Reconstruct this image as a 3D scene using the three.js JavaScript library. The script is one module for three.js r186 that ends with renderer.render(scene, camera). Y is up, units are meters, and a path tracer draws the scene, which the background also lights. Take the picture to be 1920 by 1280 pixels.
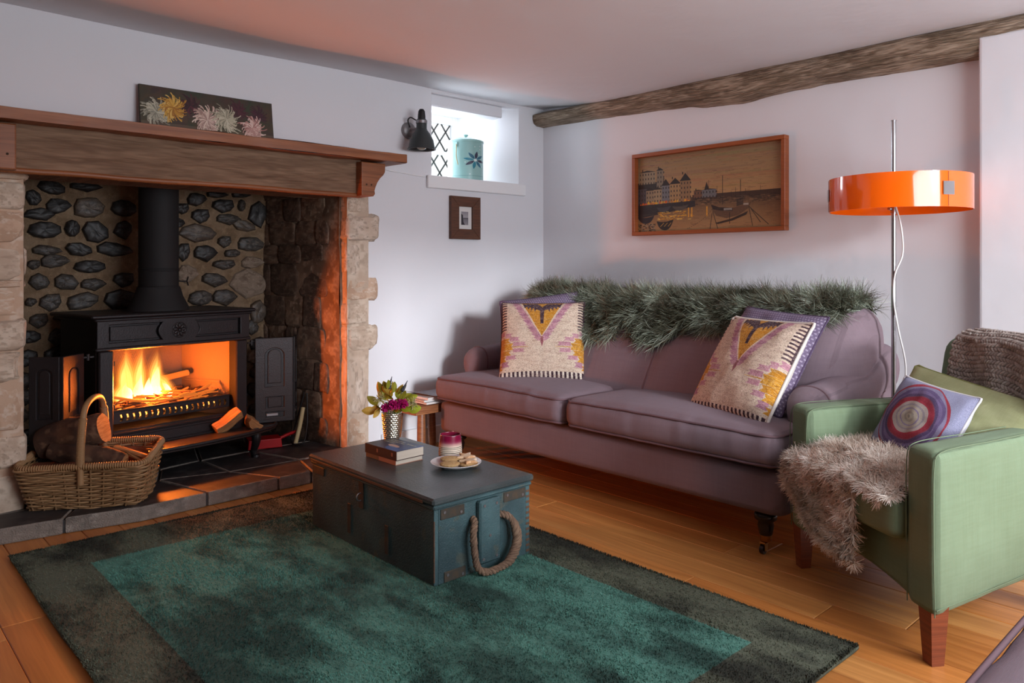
import * as THREE from 'three';
import { mergeGeometries, mergeVertices } from 'three/addons/utils/BufferGeometryUtils.js';
import { RectAreaLightUniformsLib } from 'three/addons/lights/RectAreaLightUniformsLib.js';

// ---------------------------------------------------------------- camera, daylight, exposure
const scene = new THREE.Scene();
const FOC = Math.sqrt(1320 * 1540);                       // focal length in pixels of the 1920 x 1280 frame
const camera = new THREE.PerspectiveCamera(2 * Math.atan(640 / FOC) * 180 / Math.PI, 1.5, 0.05, 60);
camera.position.set(3.655, 1.05, 3.671);
camera.lookAt(3.655 - 0.734, 1.05, 3.671 - 0.679);
camera.setViewOffset(1920, 1280, 0, 140, 1920, 1280);     // shifted lens: level camera, horizon above the middle
const renderer = new THREE.WebGLRenderer();
renderer.toneMapping = THREE.LinearToneMapping;
renderer.toneMappingExposure = 1.0;
renderer.shadowMap.enabled = true;
RectAreaLightUniformsLib.init();
scene.background = new THREE.Color(0.93, 0.97, 1.0);      // overcast sky seen through the windows
scene.backgroundIntensity = 1.5;
function daylight(w, h, intensity, pos, target, name) {   // sky light entering through a real window opening
  const l = new THREE.RectAreaLight(new THREE.Color(0.86, 0.92, 1.0), intensity, w, h);
  l.name = name; l.position.set(...pos); l.lookAt(...target); scene.add(l); return l;
}
daylight(2.0, 1.2, 9.5, [4.63, 1.24, 1.67], [2.0, 0.24, 1.67], 'side_window_daylight');
const sun = new THREE.DirectionalLight(new THREE.Color(0.92, 0.95, 1.0), 2.35); // low hazy sun through the side window
sun.position.set(9.0, 2.85, 3.25); sun.target.position.set(0, 1.0, 1.0); sun.castShadow = true; sun.shadow.radius = 13; sun.name = 'hazy_sun';
Object.assign(sun.shadow.camera, { left: -5, right: 5, top: 4, bottom: -4, near: 0.1, far: 20 }); sun.shadow.mapSize.set(2048, 2048); scene.add(sun, sun.target);
daylight(0.44, 0.38, 10, [-0.39, 1.82, 0.70], [2, 1.82, 0.70], 'niche_window_daylight');

// ---------------------------------------------------------------- helpers
const V = (x, y, z) => new THREE.Vector3(x, y, z);
const { lerp, clamp, smoothstep } = THREE.MathUtils;
function rng(seed) { let a = seed >>> 0; return () => { a = (a + 0x6D2B79F5) >>> 0; let t = Math.imul(a ^ (a >>> 15), 1 | a); t = (t + Math.imul(t ^ (t >>> 7), 61 | t)) ^ t; return ((t ^ (t >>> 14)) >>> 0) / 4294967296; }; }
function hsh(x, y, z) { let h = Math.imul(x | 0, 374761393) + Math.imul(y | 0, 668265263) + Math.imul(z | 0, 2147483647 ^ 1013904223); h = Math.imul(h ^ (h >>> 13), 1274126177); h ^= h >>> 16; return (h >>> 0) / 4294967296; }
const md = (a, n) => ((a % n) + n) % n;
function vn(x, y, z = 0, p = 0, q = p) {                          // value noise 0..1, repeating every p cells in x and y when p is given
  const ix = Math.floor(x), iy = Math.floor(y), iz = Math.floor(z), fx = x - ix, fy = y - iy, fz = z - iz;
  const sx = fx * fx * (3 - 2 * fx), sy = fy * fy * (3 - 2 * fy), sz = fz * fz * (3 - 2 * fz);
  const X0 = p ? md(ix, p) : ix, X1 = p ? md(ix + 1, p) : ix + 1, Y0 = q ? md(iy, q) : iy, Y1 = q ? md(iy + 1, q) : iy + 1;
  const a = lerp(lerp(hsh(X0, Y0, iz), hsh(X1, Y0, iz), sx), lerp(hsh(X0, Y1, iz), hsh(X1, Y1, iz), sx), sy);
  if (!fz) return a;
  return lerp(a, lerp(lerp(hsh(X0, Y0, iz + 1), hsh(X1, Y0, iz + 1), sx), lerp(hsh(X0, Y1, iz + 1), hsh(X1, Y1, iz + 1), sx), sy), sz);
}
function fbm(x, y, z = 0, o = 4, p = 0, q = p) { let s = 0, a = 0.5, t = 0; for (let i = 0; i < o; i++) { s += a * vn(x, y, z, p, q); t += a; a *= 0.5; x *= 2; y *= 2; z = z * 2 + 7; p *= 2; q *= 2; } return s / t; }
const mix3 = (a, b, t) => [lerp(a[0], b[0], t), lerp(a[1], b[1], t), lerp(a[2], b[2], t)];
const C8 = (h) => { const c = parseInt(h.slice(1), 16); return [(c >> 16) / 255, ((c >> 8) & 255) / 255, (c & 255) / 255]; };
function tex(w, h, fn, size, color = true) {               // fn(u, v) -> [r, g, b] or a grey; size = metres covered by one repeat [u, v]
  const d = new Uint8Array(w * h * 4);
  for (let y = 0; y < h; y++) for (let x = 0; x < w; x++) {
    const c = fn((x + 0.5) / w, (y + 0.5) / h), o = (y * w + x) * 4;
    if (typeof c === 'number') d[o] = d[o + 1] = d[o + 2] = clamp(c, 0, 1) * 255; else { d[o] = clamp(c[0], 0, 1) * 255; d[o + 1] = clamp(c[1], 0, 1) * 255; d[o + 2] = clamp(c[2], 0, 1) * 255; }
    d[o + 3] = 255;
  }
  const t = new THREE.DataTexture(d, w, h, THREE.RGBAFormat);
  t.magFilter = THREE.LinearFilter; t.wrapS = t.wrapT = THREE.RepeatWrapping; if (color) t.colorSpace = THREE.SRGBColorSpace;
  if (size) t.repeat.set(1 / size[0], 1 / size[1]);
  t.needsUpdate = true; return t;
}
function canvasTex(w, h, draw) { const c = document.createElement('canvas'); c.width = w; c.height = h; draw(c.getContext('2d'), w, h); const t = new THREE.CanvasTexture(c); t.colorSpace = THREE.SRGBColorSpace; return t; }
const M = (o) => new THREE.MeshStandardMaterial(o);
const MP = (o) => new THREE.MeshPhysicalMaterial(o);
function uvBox(g, s = 1, off = [0, 0]) {                   // uv in metres from the dominant axis of the normal
  const p = g.attributes.position, n = g.attributes.normal, uv = new Float32Array(p.count * 2);
  for (let i = 0; i < p.count; i++) {
    const ax = Math.abs(n.getX(i)), ay = Math.abs(n.getY(i)), az = Math.abs(n.getZ(i)), x = p.getX(i), y = p.getY(i), z = p.getZ(i);
    let a, b; if (ay >= ax && ay >= az) { a = x; b = z; } else if (ax >= az) { a = z; b = y; } else { a = x; b = y; }
    uv[i * 2] = a * s + off[0]; uv[i * 2 + 1] = b * s + off[1];
  }
  g.setAttribute('uv', new THREE.BufferAttribute(uv, 2)); return g;
}
function swapUV(g) { const u = g.attributes.uv; for (let i = 0; i < u.count; i++) u.setXY(i, u.getY(i), u.getX(i)); return g; }
const deindex = (g) => { const r = g.index ? g.toNonIndexed() : g; for (const k of Object.keys(r.attributes)) if (!['position', 'normal', 'uv'].includes(k)) r.deleteAttribute(k); return r; };
const merge = (...gs) => mergeGeometries(gs.flat().map((g) => { const r = deindex(g); if (!r.attributes.uv) uvBox(r); return r; }));
const tr = (g, x, y, z) => g.translate(x, y, z);
function cbox(w, h, d, c = 0.003, jit = 0, R = Math.random) {   // box with chamfered edges, 44 triangles; jit moves its corners
  const P = [], sgn = [[-1, -1, -1], [1, -1, -1], [1, 1, -1], [-1, 1, -1], [-1, -1, 1], [1, -1, 1], [1, 1, 1], [-1, 1, 1]];
  const cor = sgn.map(([x, y, z]) => { const j = jit ? [(R() - .5) * jit, (R() - .5) * jit, (R() - .5) * jit] : [0, 0, 0]; return [x * w / 2 + j[0], y * h / 2 + j[1], z * d / 2 + j[2]]; });
  const v = (i, a) => { const s = sgn[i], q = cor[i]; return V(q[0] - (a !== 0 ? s[0] * c : 0), q[1] - (a !== 1 ? s[1] * c : 0), q[2] - (a !== 2 ? s[2] * c : 0)); };
  const tri = (a, b, d2) => { const n = b.clone().sub(a).cross(d2.clone().sub(a)), m = a.clone().add(b).add(d2); if (n.dot(m) < 0) P.push(a, d2, b); else P.push(a, b, d2); };
  const quad = (a, b, d2, e) => { tri(a, b, d2); tri(a, d2, e); };
  const F = [[0, [0, 3, 7, 4]], [0, [1, 2, 6, 5]], [1, [0, 1, 5, 4]], [1, [3, 2, 6, 7]], [2, [0, 1, 2, 3]], [2, [4, 5, 6, 7]]];
  for (const [a, q] of F) quad(...q.map((i) => v(i, a)));
  const E = [[0, 1, 1, 2], [3, 2, 1, 2], [4, 5, 1, 2], [7, 6, 1, 2], [0, 3, 0, 2], [1, 2, 0, 2], [4, 7, 0, 2], [5, 6, 0, 2], [0, 4, 0, 1], [1, 5, 0, 1], [2, 6, 0, 1], [3, 7, 0, 1]];
  for (const [i, j, a, b] of E) quad(v(i, a), v(j, a), v(j, b), v(i, b));
  for (let i = 0; i < 8; i++) tri(v(i, 0), v(i, 1), v(i, 2));
  const g = new THREE.BufferGeometry().setFromPoints(P); g.computeVertexNormals(); return uvBox(g);
}
function softBox(w, h, d, r, seg = [12, 8, 12], fn) {      // rounded box, then bent by fn(point, unit point)
  let g = new THREE.BoxGeometry(w, h, d, ...seg); g.deleteAttribute('uv'); g.deleteAttribute('normal'); g = mergeVertices(g, 1e-5);
  const p = g.attributes.position, q = V(), c = V();
  for (let i = 0; i < p.count; i++) {
    q.fromBufferAttribute(p, i); const u = V(q.x / (w / 2), q.y / (h / 2), q.z / (d / 2));
    c.set(clamp(q.x, -w / 2 + r, w / 2 - r), clamp(q.y, -h / 2 + r, h / 2 - r), clamp(q.z, -d / 2 + r, d / 2 - r));
    const o = q.clone().sub(c); if (o.lengthSq() > 1e-12) { const m = Math.max(Math.abs(o.x), Math.abs(o.y), Math.abs(o.z)); o.setLength(m); q.copy(c).add(o); }
    if (fn) fn(q, u); p.setXYZ(i, q.x, q.y, q.z);
  }
  g.computeVertexNormals(); return uvBox(g);
}
function surf(nu, nv, fn, closeU = false) {                // grid surface from fn(u, v)
  const P = [], U = [], I = [];
  for (let j = 0; j <= nv; j++) for (let i = 0; i <= nu; i++) { const q = fn(i / nu, j / nv); P.push(q.x, q.y, q.z); U.push(i / nu, j / nv); }
  for (let j = 0; j < nv; j++) for (let i = 0; i < nu; i++) { const a = j * (nu + 1) + i, b = a + 1, c = a + nu + 1, d = c + 1; I.push(a, b, d, a, d, c); }
  const g = new THREE.BufferGeometry(); g.setAttribute('position', new THREE.Float32BufferAttribute(P, 3)); g.setAttribute('uv', new THREE.Float32BufferAttribute(U, 2)); g.setIndex(I); g.computeVertexNormals();
  if (closeU) { const n = g.attributes.normal; for (let j = 0; j <= nv; j++) { const a = j * (nu + 1), b = a + nu, m = V(n.getX(a) + n.getX(b), n.getY(a) + n.getY(b), n.getZ(a) + n.getZ(b)).normalize(); n.setXYZ(a, m.x, m.y, m.z); n.setXYZ(b, m.x, m.y, m.z); } }
  return g;
}
const tube = (pts, r, seg = 24, rad = 8, closed = false) => new THREE.TubeGeometry(new THREE.CatmullRomCurve3(pts.map((p) => Array.isArray(p) ? V(...p) : p), closed), seg, r, rad, closed);
function taperTube(pts, rad, seg = 24, n = 8, caps = true) { // tube whose radius follows rad(t)
  const cv = new THREE.CatmullRomCurve3(pts.map((p) => Array.isArray(p) ? V(...p) : p)), fr = cv.computeFrenetFrames(seg, false);
  const g = surf(n, seg, (u, v) => { const i = Math.round(v * seg), q = cv.getPointAt(v), a = u * 2 * Math.PI, r = rad(v, a); return q.addScaledVector(fr.normals[i], Math.cos(a) * r).addScaledVector(fr.binormals[i], Math.sin(a) * r); }, true);
  return g;
}
const lathe = (pts, seg = 32) => new THREE.LatheGeometry(pts.map(([x, y]) => new THREE.Vector2(x, y)), seg);
const cyl = (r0, r1, h, seg = 20) => new THREE.CylinderGeometry(r0, r1, h, seg);
function extr(pts, depth, bevel = 0, seg = 2, holes = []) {
  const s = new THREE.Shape(pts.map(([x, y]) => new THREE.Vector2(x, y))); for (const h of holes) s.holes.push(new THREE.Path(h.map(([x, y]) => new THREE.Vector2(x, y))));
  return new THREE.ExtrudeGeometry(s, { depth, bevelEnabled: bevel > 0, bevelSize: bevel, bevelThickness: bevel, bevelOffset: -bevel, bevelSegments: seg, curveSegments: 12 });
}
function noisy(g, amp, f, seed = 0) {                      // push vertices along their normals by noise
  let m = g; if (!g.index) { m = g.clone(); m.deleteAttribute('uv'); m.deleteAttribute('normal'); m = mergeVertices(m, 1e-5); m.computeVertexNormals(); }
  const p = m.attributes.position, n = m.attributes.normal;
  for (let i = 0; i < p.count; i++) { const x = p.getX(i), y = p.getY(i), z = p.getZ(i), h = (fbm(x * f + seed, y * f + seed * 1.7, z * f, 3) - 0.5) * 2 * amp; p.setXYZ(i, x + n.getX(i) * h, y + n.getY(i) * h, z + n.getZ(i) * h); }
  m.computeVertexNormals(); return uvBox(m);
}
// ---- naming
const taken = new Map();
function numbered(n) { const k = taken.get(n) ?? 0; taken.set(n, k + 1); return k ? n + '_' + String(k).padStart(3, '0') : n; }
function tag(o, label, category, group, kind) { o.userData.label = label; if (category) o.userData.category = category; if (group) o.userData.group = group; if (kind) o.userData.kind = kind; return o; }
function thing(name, label, category, pos = [0, 0, 0], ry = 0, group) { const o = new THREE.Group(); o.name = numbered(name); o.position.set(...pos); o.rotation.y = ry; scene.add(o); return tag(o, label, category, group); }
function part(parent, name, g, m, label) { const o = new THREE.Mesh(g, m); o.name = name; o.castShadow = o.receiveShadow = true; parent.add(o); if (label) o.userData.label = label; return o; }
function single(name, label, category, g, m, pos = [0, 0, 0], ry = 0, group) { const o = part(scene, numbered(name), g, m); o.position.set(...pos); o.rotation.y = ry; return tag(o, label, category, group); }
function struct(name, label, category) { const o = new THREE.Group(); o.name = name; scene.add(o); return tag(o, label, category, null, 'structure'); }
function frame(o, c, X, Y) {                               // place an object by its own x and y directions
  const x = V(...X).normalize(), n = x.clone().cross(V(...Y)).normalize(), y = n.clone().cross(x); o.quaternion.setFromRotationMatrix(new THREE.Matrix4().makeBasis(x, y, n)); o.position.set(...c); return o;
}
// a pixel of the photograph gives a direction; the plane it lies on gives the distance
const EYE = V(3.655, 1.05, 3.671), RGT = V(1320, 0, -1540), FWD = V(-1, 0, 0);
{ const a = Math.hypot(1320, FOC), b = Math.hypot(1540, FOC); RGT.set(1320 / a, 0, -1540 / b); FWD.set(-FOC / a, 0, -FOC / b); }
function pix(u, v, axis, c) { const d = RGT.clone().multiplyScalar((u - 960) / FOC).add(FWD); d.y -= (v - 500) / FOC; return EYE.clone().addScaledVector(d, (c - EYE[axis]) / d[axis]); }

// ---------------------------------------------------------------- materials
function woodTex(a, b, seed, size = [1.1, 0.28], fine = 1, contrast = 1) {
  const A = C8(a), B = C8(b);
  return tex(512, 256, (u, v) => {
    const w = fbm(u * 4, v * 4, seed, 3, 4), r = fbm(u * 3 + w * 0.4, v * 24 + w * 3, seed + 3, 3, 3, 24), f = vn(u * 16, v * 128, seed + 9, 16, 128);
    return mix3(A, B, clamp(0.5 + ((r - 0.5) * 1.3 + (f - 0.5) * 0.35 * fine + (w - 0.5) * 0.5) * contrast, 0, 1));
  }, size);
}
const fineBump = tex(256, 256, (u, v) => fbm(u * 32, v * 32, 2, 3, 32), [0.12, 0.12], false);
const plasterBump = tex(512, 512, (u, v) => fbm(u * 6, v * 6, 5, 5, 6), [1.3, 1.3], false);
const weave = tex(256, 256, (u, v) => 0.5 + 0.25 * Math.sin(u * 64 * Math.PI) * (vn(u * 32, v * 8, 1, 32, 8) * 0.6 + 0.4) + 0.25 * Math.sin(v * 64 * Math.PI) * (vn(u * 8, v * 32, 4, 8, 32) * 0.6 + 0.4), [0.05, 0.05], false);
function clothTex(c, d, seed, size = 0.5) { const A = C8(c), B = C8(d); return tex(256, 256, (u, v) => mix3(A, B, clamp(0.5 + (fbm(u * 4, v * 4, seed, 3, 4) - 0.5) * 0.9 + (vn(u * 128, v * 8, seed + 2, 128, 8) - 0.5) * 0.35 + (vn(u * 8, v * 128, seed + 5, 8, 128) - 0.5) * 0.35, 0, 1)), [size, size]); }
function stoneTex(a, b, c, seed, f = 5, soft = 0.6) { const A = C8(a), B = C8(b), D = C8(c); return tex(256, 256, (u, v) => { const n = fbm(u * f, v * f, seed, 4, f), k = fbm(u * f * 3, v * f * 3, seed + 11, 3, f * 3); return mix3(mix3(A, B, smoothstep(n, 0.3, 0.7)), D, smoothstep(k, 0.48, 0.82) * soft); }, [0.35, 0.35]); }

const mWall = M({ color: '#e2e1e5', roughness: 0.92, bumpMap: plasterBump, bumpScale: 0.006 });
const mCeil = M({ color: '#d9d9dd', roughness: 0.95, bumpMap: plasterBump, bumpScale: 0.006 });
const mWhite = M({ color: '#ecebec', roughness: 0.55 });
const mIron = M({ color: '#2a2628', roughness: 0.42, metalness: 0.35, bumpMap: fineBump, bumpScale: 0.0006 });
const mIronDull = M({ color: '#1d1a1b', roughness: 0.75, metalness: 0.1 });
const mChrome = M({ color: '#c9c9cc', roughness: 0.18, metalness: 1 });
const mSteel = M({ color: '#9a979a', roughness: 0.4, metalness: 0.9 });
const mBlack = M({ color: '#161415', roughness: 0.5 });
const floorTexs = [1, 2, 3].map((s) => woodTex('#dd9b58', '#b5763c', s * 13, [1.3, 0.3], 0.7, 0.8));
const mPlank = [[0, '#ffffff'], [1, '#f2e6dc'], [2, '#ffeedd'], [0, '#e8d6c4'], [1, '#fff6ea']].map(([i, c]) => M({ map: floorTexs[i], color: c, roughness: 0.38, bumpMap: floorTexs[i], bumpScale: 0.0008 }));
const mMantel = M({ map: woodTex('#9c5f38', '#744020', 41, [0.9, 0.2], 1, 1.0), roughness: 0.5 });
const mLintel = M({ map: woodTex('#8f7058', '#684c38', 57, [0.8, 0.6], 1.6, 1.0), roughness: 0.8, bumpMap: woodTex('#ffffff', '#000000', 57, [1.2, 0.5], 2, 1.3), bumpScale: 0.004 });
const mOldBeam = M({ map: woodTex('#ab9884', '#75624f', 71, [0.45, 0.4], 2.2, 1.4), roughness: 0.9, bumpMap: woodTex('#ffffff', '#000000', 71, [0.9, 0.22], 2.5, 1.6), bumpScale: 0.006 });
const mFlint = [stoneTex('#171413', '#282321', '#5b524a', 3, 8), stoneTex('#2a2421', '#453c35', '#857868', 7, 8), stoneTex('#4d4037', '#655546', '#241e1b', 15, 8)].map((t) => M({ map: t, roughness: 0.5, bumpMap: t, bumpScale: 0.006 }));
const mPale = M({ map: stoneTex('#877464', '#6b5849', '#a3917f', 19), roughness: 0.9, bumpMap: plasterBump, bumpScale: 0.01 });
const mQuoin = [stoneTex('#d4c1ae', '#bda692', '#a48f7c', 23, 4), stoneTex('#dccbbb', '#c7b29f', '#988676', 29, 4), stoneTex('#c8aa92', '#b5967e', '#ddcfc0', 31, 4)].map((t) => M({ map: t, roughness: 0.92, bumpMap: t, bumpScale: 0.008 }));
const mSoot = [stoneTex('#7a604e', '#594437', '#98826f', 37, 4), stoneTex('#8a705c', '#695140', '#ab9682', 43, 4), stoneTex('#654e40', '#49372c', '#836e5b', 47, 4)].map((t) => M({ map: t, roughness: 0.8, bumpMap: t, bumpScale: 0.01 }));
const mMortar = M({ map: stoneTex('#8a725a', '#786048', '#9c8468', 53, 6), roughness: 0.95, bumpMap: fineBump, bumpScale: 0.004 });
const mSlate = M({ map: stoneTex('#3a3637', '#2b2829', '#5a5553', 59, 3), roughness: 0.55, bumpMap: plasterBump, bumpScale: 0.008 });
const mSlateEdge = M({ map: stoneTex('#857b72', '#5f5852', '#a89f95', 61, 4), roughness: 0.9, bumpMap: fineBump, bumpScale: 0.004 });

// ---------------------------------------------------------------- the room
const RX = 4.7, RZ = 6.0;
{ // floor: oak boards running along x
  const R = rng(11), fl = struct('floor', 'warm oak plank floor', 'floor');
  part(fl, 'subfloor', tr(new THREE.BoxGeometry(RX + 1.4, 0.1, RZ + 0.8), RX / 2 - 0.35, -0.075, RZ / 2), M({ color: '#3a2415', roughness: 0.9 }));
  for (let k = -15; k <= 24; k++) {
    const z1 = 3.003 - 0.1283 * k, z0 = z1 - 0.1283; if (z0 > RZ || z1 < -0.02) continue;
    let x = 0.16 - R() * 1.1;
    while (x < RX) {
      const L = 0.9 + R() * 1.3, x0 = Math.max(x, -0.02), x1 = Math.min(x + L, RX); x += L; if (x1 - x0 < 0.05) continue;
      const g = cbox(x1 - x0 - 0.0015, 0.024, z1 - z0 - 0.0015, 0.0022), o = R() * 9, ov = R() * 5;
      for (let i = 0; i < g.attributes.uv.count; i++) g.attributes.uv.setXY(i, g.attributes.uv.getX(i) + o, g.attributes.uv.getY(i) + ov);
      part(fl, 'plank', g, mPlank[Math.floor(R() * 5)]).position.set((x0 + x1) / 2, -0.012 + (R() - .5) * 0.0006, (z0 + z1) / 2);
    }
  }
}
{ // fireplace wall with the fireplace opening and the window niche
  const w = struct('wall_left', 'white plastered chimney wall with fireplace and window niche', 'wall');
  const op = [[-0.35, 0], [1.49, 0], [1.49, 1.50], [3.05, 1.50], [3.05, 0], [RZ + 0.3, 0], [RZ + 0.3, 2.4], [-0.35, 2.4]];
  const g = extr(op, 0.5, 0.012, 3, [[[0.229, 1.56], [0.229, 2.09], [0.938, 2.09], [0.938, 1.56]]]);
  g.rotateY(-Math.PI / 2); g.translate(-0.012, 0, 0); part(w, 'plaster', uvBox(g), mWall); // shape x -> world z, extruded towards -x
  // splayed right reveal and soffit board of the niche
  const sp = extr([[0.002, 0.225], [0.002, 0.232], [-0.43, 0.43], [-0.43, 0.225]], 0.56, 0); sp.rotateX(Math.PI / 2); sp.scale(1, 1, 1); part(w, 'reveal', uvBox(tr(sp, 0, 2.10, 0)), mWall);
  part(w, 'niche_lintel', tr(cbox(0.10, 0.075, 0.60, 0.008), -0.075, 2.055, 0.65), mWall);
  part(w, 'niche_soffit', tr(cbox(0.34, 0.06, 0.72, 0.004), -0.29, 2.09, 0.585), mWall);
  // chimney behind the fireplace, closed to the outside
  part(w, 'chimney_casing', merge(tr(new THREE.BoxGeometry(0.1, 2.6, 2.4), -0.93, 1.2, 2.27), tr(new THREE.BoxGeometry(0.45, 2.6, 0.1), -0.7, 1.2, 1.22), tr(new THREE.BoxGeometry(0.45, 2.6, 0.1), -0.7, 1.2, 3.4), tr(new THREE.BoxGeometry(1, 0.1, 2.4), -0.55, 2.45, 2.27)), mIronDull);
}
{ const w = struct('wall_back', 'white plastered wall behind the sofa with projecting pier', 'wall');
  part(w, 'plaster', tr(new THREE.BoxGeometry(RX + 1, 2.6, 0.3), RX / 2, 1.2, -0.15), mWall); uvBox(w.children[0].geometry);
  const pg = extr([[2.65, -0.02], [RX + 0.2, -0.02], [RX + 0.2, 2.005], [2.65, 2.005]], 0.10, 0.014, 3); part(w, 'pier', uvBox(tr(pg, 0, 0, -0.012)), mWall); }
{ const w = struct('wall_right', 'white plastered wall with the large window', 'wall');
  const g = extr([[-0.3, 0], [RZ + 0.3, 0], [RZ + 0.3, 2.4], [-0.3, 2.4]], 0.35, 0, 1, [[[0.60, 0.55], [0.60, 2.04], [2.75, 2.04], [2.75, 0.55]]]); g.rotateY(-Math.PI / 2); part(w, 'plaster', uvBox(tr(g, RX + 0.35, 0, 0)), mWall); }
{ const w = struct('wall_front', 'dark painted wall opposite the sofa', 'wall'); part(w, 'plaster', uvBox(tr(new THREE.BoxGeometry(RX + 1, 2.6, 0.3), RX / 2, 1.2, RZ + 0.15)), M({ color: '#4e4440', roughness: 0.9 })); }
{ // ceiling, sagging a little away from the chimney wall
  const c = struct('ceiling', 'off-white plaster ceiling', 'ceiling');
  const h = (x) => 2.068 + 0.045 * (1 - smoothstep(x, 0.0, 0.62));
  const g = surf(60, 40, (u, v) => { const x = -0.05 + Math.pow(u, 1.6) * (RX + 0.2), z = -0.15 + v * (RZ + 0.4); return V(x, h(x - (vn(z * 1.5, 3) - .5) * 0.12) + (fbm(x * 1.3, z * 1.3, 4, 2) - .5) * 0.012, z); });
  part(c, 'plaster', uvBox(g), mCeil); part(c, 'upper_floor', tr(new THREE.BoxGeometry(RX + 1.6, 0.1, RZ + 1), RX / 2 - 0.3, 2.45, RZ / 2), mCeil); }
{ const b = struct('baseboard_left', 'white skirting board along chimney wall', 'skirting');
  part(b, 'board', tr(cbox(0.018, 0.105, 1.27, 0.004), 0.009, 0.0525, 0.665), mWhite); part(b, 'board', tr(cbox(0.018, 0.09, 1.5, 0.004), 0.06, 0.045, 3.98), mWhite); }
{ const b = struct('baseboard_back', 'white skirting board behind the sofa', 'skirting'); part(b, 'board', tr(cbox(2.64, 0.105, 0.018, 0.004), 1.34, 0.0525, 0.009), mWhite); }

const mGlass = MP({ color: '#ffffff', transmission: 1, roughness: 0.02, thickness: 0, ior: 1.45 });
function clipPoly(P, z0, z1, y0, y1) { const cut = (Q, f, at) => { const o = []; Q.forEach((a, i) => { const b = Q[(i + 1) % Q.length], fa = f(a), fb = f(b); if (fa >= 0) o.push(a); if (fa * fb < 0) { const t = fa / (fa - fb); o.push([lerp(a[0], b[0], t), lerp(a[1], b[1], t)]); } }); return o; };
  let Q = P; for (const f of [(p) => p[0] - z0, (p) => z1 - p[0], (p) => p[1] - y0, (p) => y1 - p[1]]) { Q = cut(Q, f); if (Q.length < 3) return null; } return Q; }
{ // leaded window at the back of the niche
  const w = struct('window_1', 'small leaded diamond-pane window in deep niche', 'window'), X = -0.43, z0 = 0.455, z1 = 0.95, y0 = 1.615, y1 = 2.01;
  const bar = (a, b, c, d) => part(w, 'frame_bar', tr(cbox(b - a > 0.3 ? 0.045 : 0.041, b - a, d - c, 0.004), X, (a + b) / 2, (c + d) / 2), mWhite);
  bar(1.55, y0, 0.38, 1.0); bar(y1, 2.1, 0.38, 1.0); bar(1.55, 2.1, 0.38, z0); bar(1.55, 2.1, z1, 1.02); bar(1.80, 1.825, z0, z1);
  const mLead = M({ color: '#4d4a48', roughness: 0.5, metalness: 0.6 }), dz = 0.10, dy = 0.135;
  for (const [ya, yb] of [[y0, 1.80], [1.825, y1]]) {
    for (let i = -1; i < 12; i++) for (let j = -1; j < 8; j++) { const cz = z0 + i * dz / 2, cy = ya + (j + (i % 2 ? 0.5 : 0)) * dy; const q = clipPoly([[cz - dz / 2, cy], [cz, cy - dy / 2], [cz + dz / 2, cy], [cz, cy + dy / 2]], z0, z1, ya, yb); if (!q || i % 1) continue;
      let a = 0; q.forEach((p, k) => { const n = q[(k + 1) % q.length]; a += p[0] * n[1] - n[0] * p[1]; }); if (Math.abs(a) < 4e-4) continue;
      const s = new THREE.ShapeGeometry(new THREE.Shape(q.map((p) => new THREE.Vector2(...p)))); s.rotateY(-Math.PI / 2); part(w, 'pane', tr(s, X, 0, 0), mGlass);
      for (let k = 0; k < q.length; k++) { const n = q[(k + 1) % q.length], L = Math.hypot(n[0] - q[k][0], n[1] - q[k][1]); if (L < 0.02 || Math.abs(n[0] - q[k][0]) < 0.004 || Math.abs(n[1] - q[k][1]) < 0.004 || n[1] < q[k][1]) continue;
        const g = new THREE.BoxGeometry(0.008, 0.008, L); g.rotateX(-Math.atan2(n[1] - q[k][1], n[0] - q[k][0])); part(w, 'lead_came', tr(g, X, (n[1] + q[k][1]) / 2, (n[0] + q[k][0]) / 2), mLead); } }
  }
  const s = part(w, 'sill', tr(cbox(0.46, 0.022, 0.80, 0.005), -0.215, 1.582, 0.585), mWhite);
  part(w, 'sill_front', tr(cbox(0.024, 0.075, 0.80, 0.004), 0.012, 1.556, 0.585), mWhite);
}
{ // the large window that lights the room, outside the frame
  const w = struct('window_2', 'large white casement window', 'window'), X = RX + 0.12;
  for (const [a, b, c, d] of [[0.55, 0.60, 0.6, 2.75], [1.99, 2.04, 0.6, 2.75], [0.55, 2.04, 0.6, 0.65], [0.55, 2.04, 2.70, 2.75], [0.55, 2.04, 1.30, 1.34], [0.55, 2.04, 2.00, 2.04]]) part(w, 'frame_bar', tr(cbox(b - a > 0.3 ? 0.05 : 0.046, b - a, d - c, 0.004), X, (a + b) / 2, (c + d) / 2), mWhite);
  for (const [a, b, c, d] of [[0.60, 1.99, 0.65, 1.30], [0.60, 1.99, 1.34, 2.00], [0.60, 1.99, 2.04, 2.70]]) { const g = new THREE.PlaneGeometry(d - c, b - a); g.rotateY(-Math.PI / 2); part(w, 'pane', tr(g, X, (a + b) / 2, (c + d) / 2), mGlass); }
  part(w, 'sill', tr(cbox(0.32, 0.03, 2.16, 0.005), RX + 0.1, 0.545, 1.675), mWhite);
}
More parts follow.
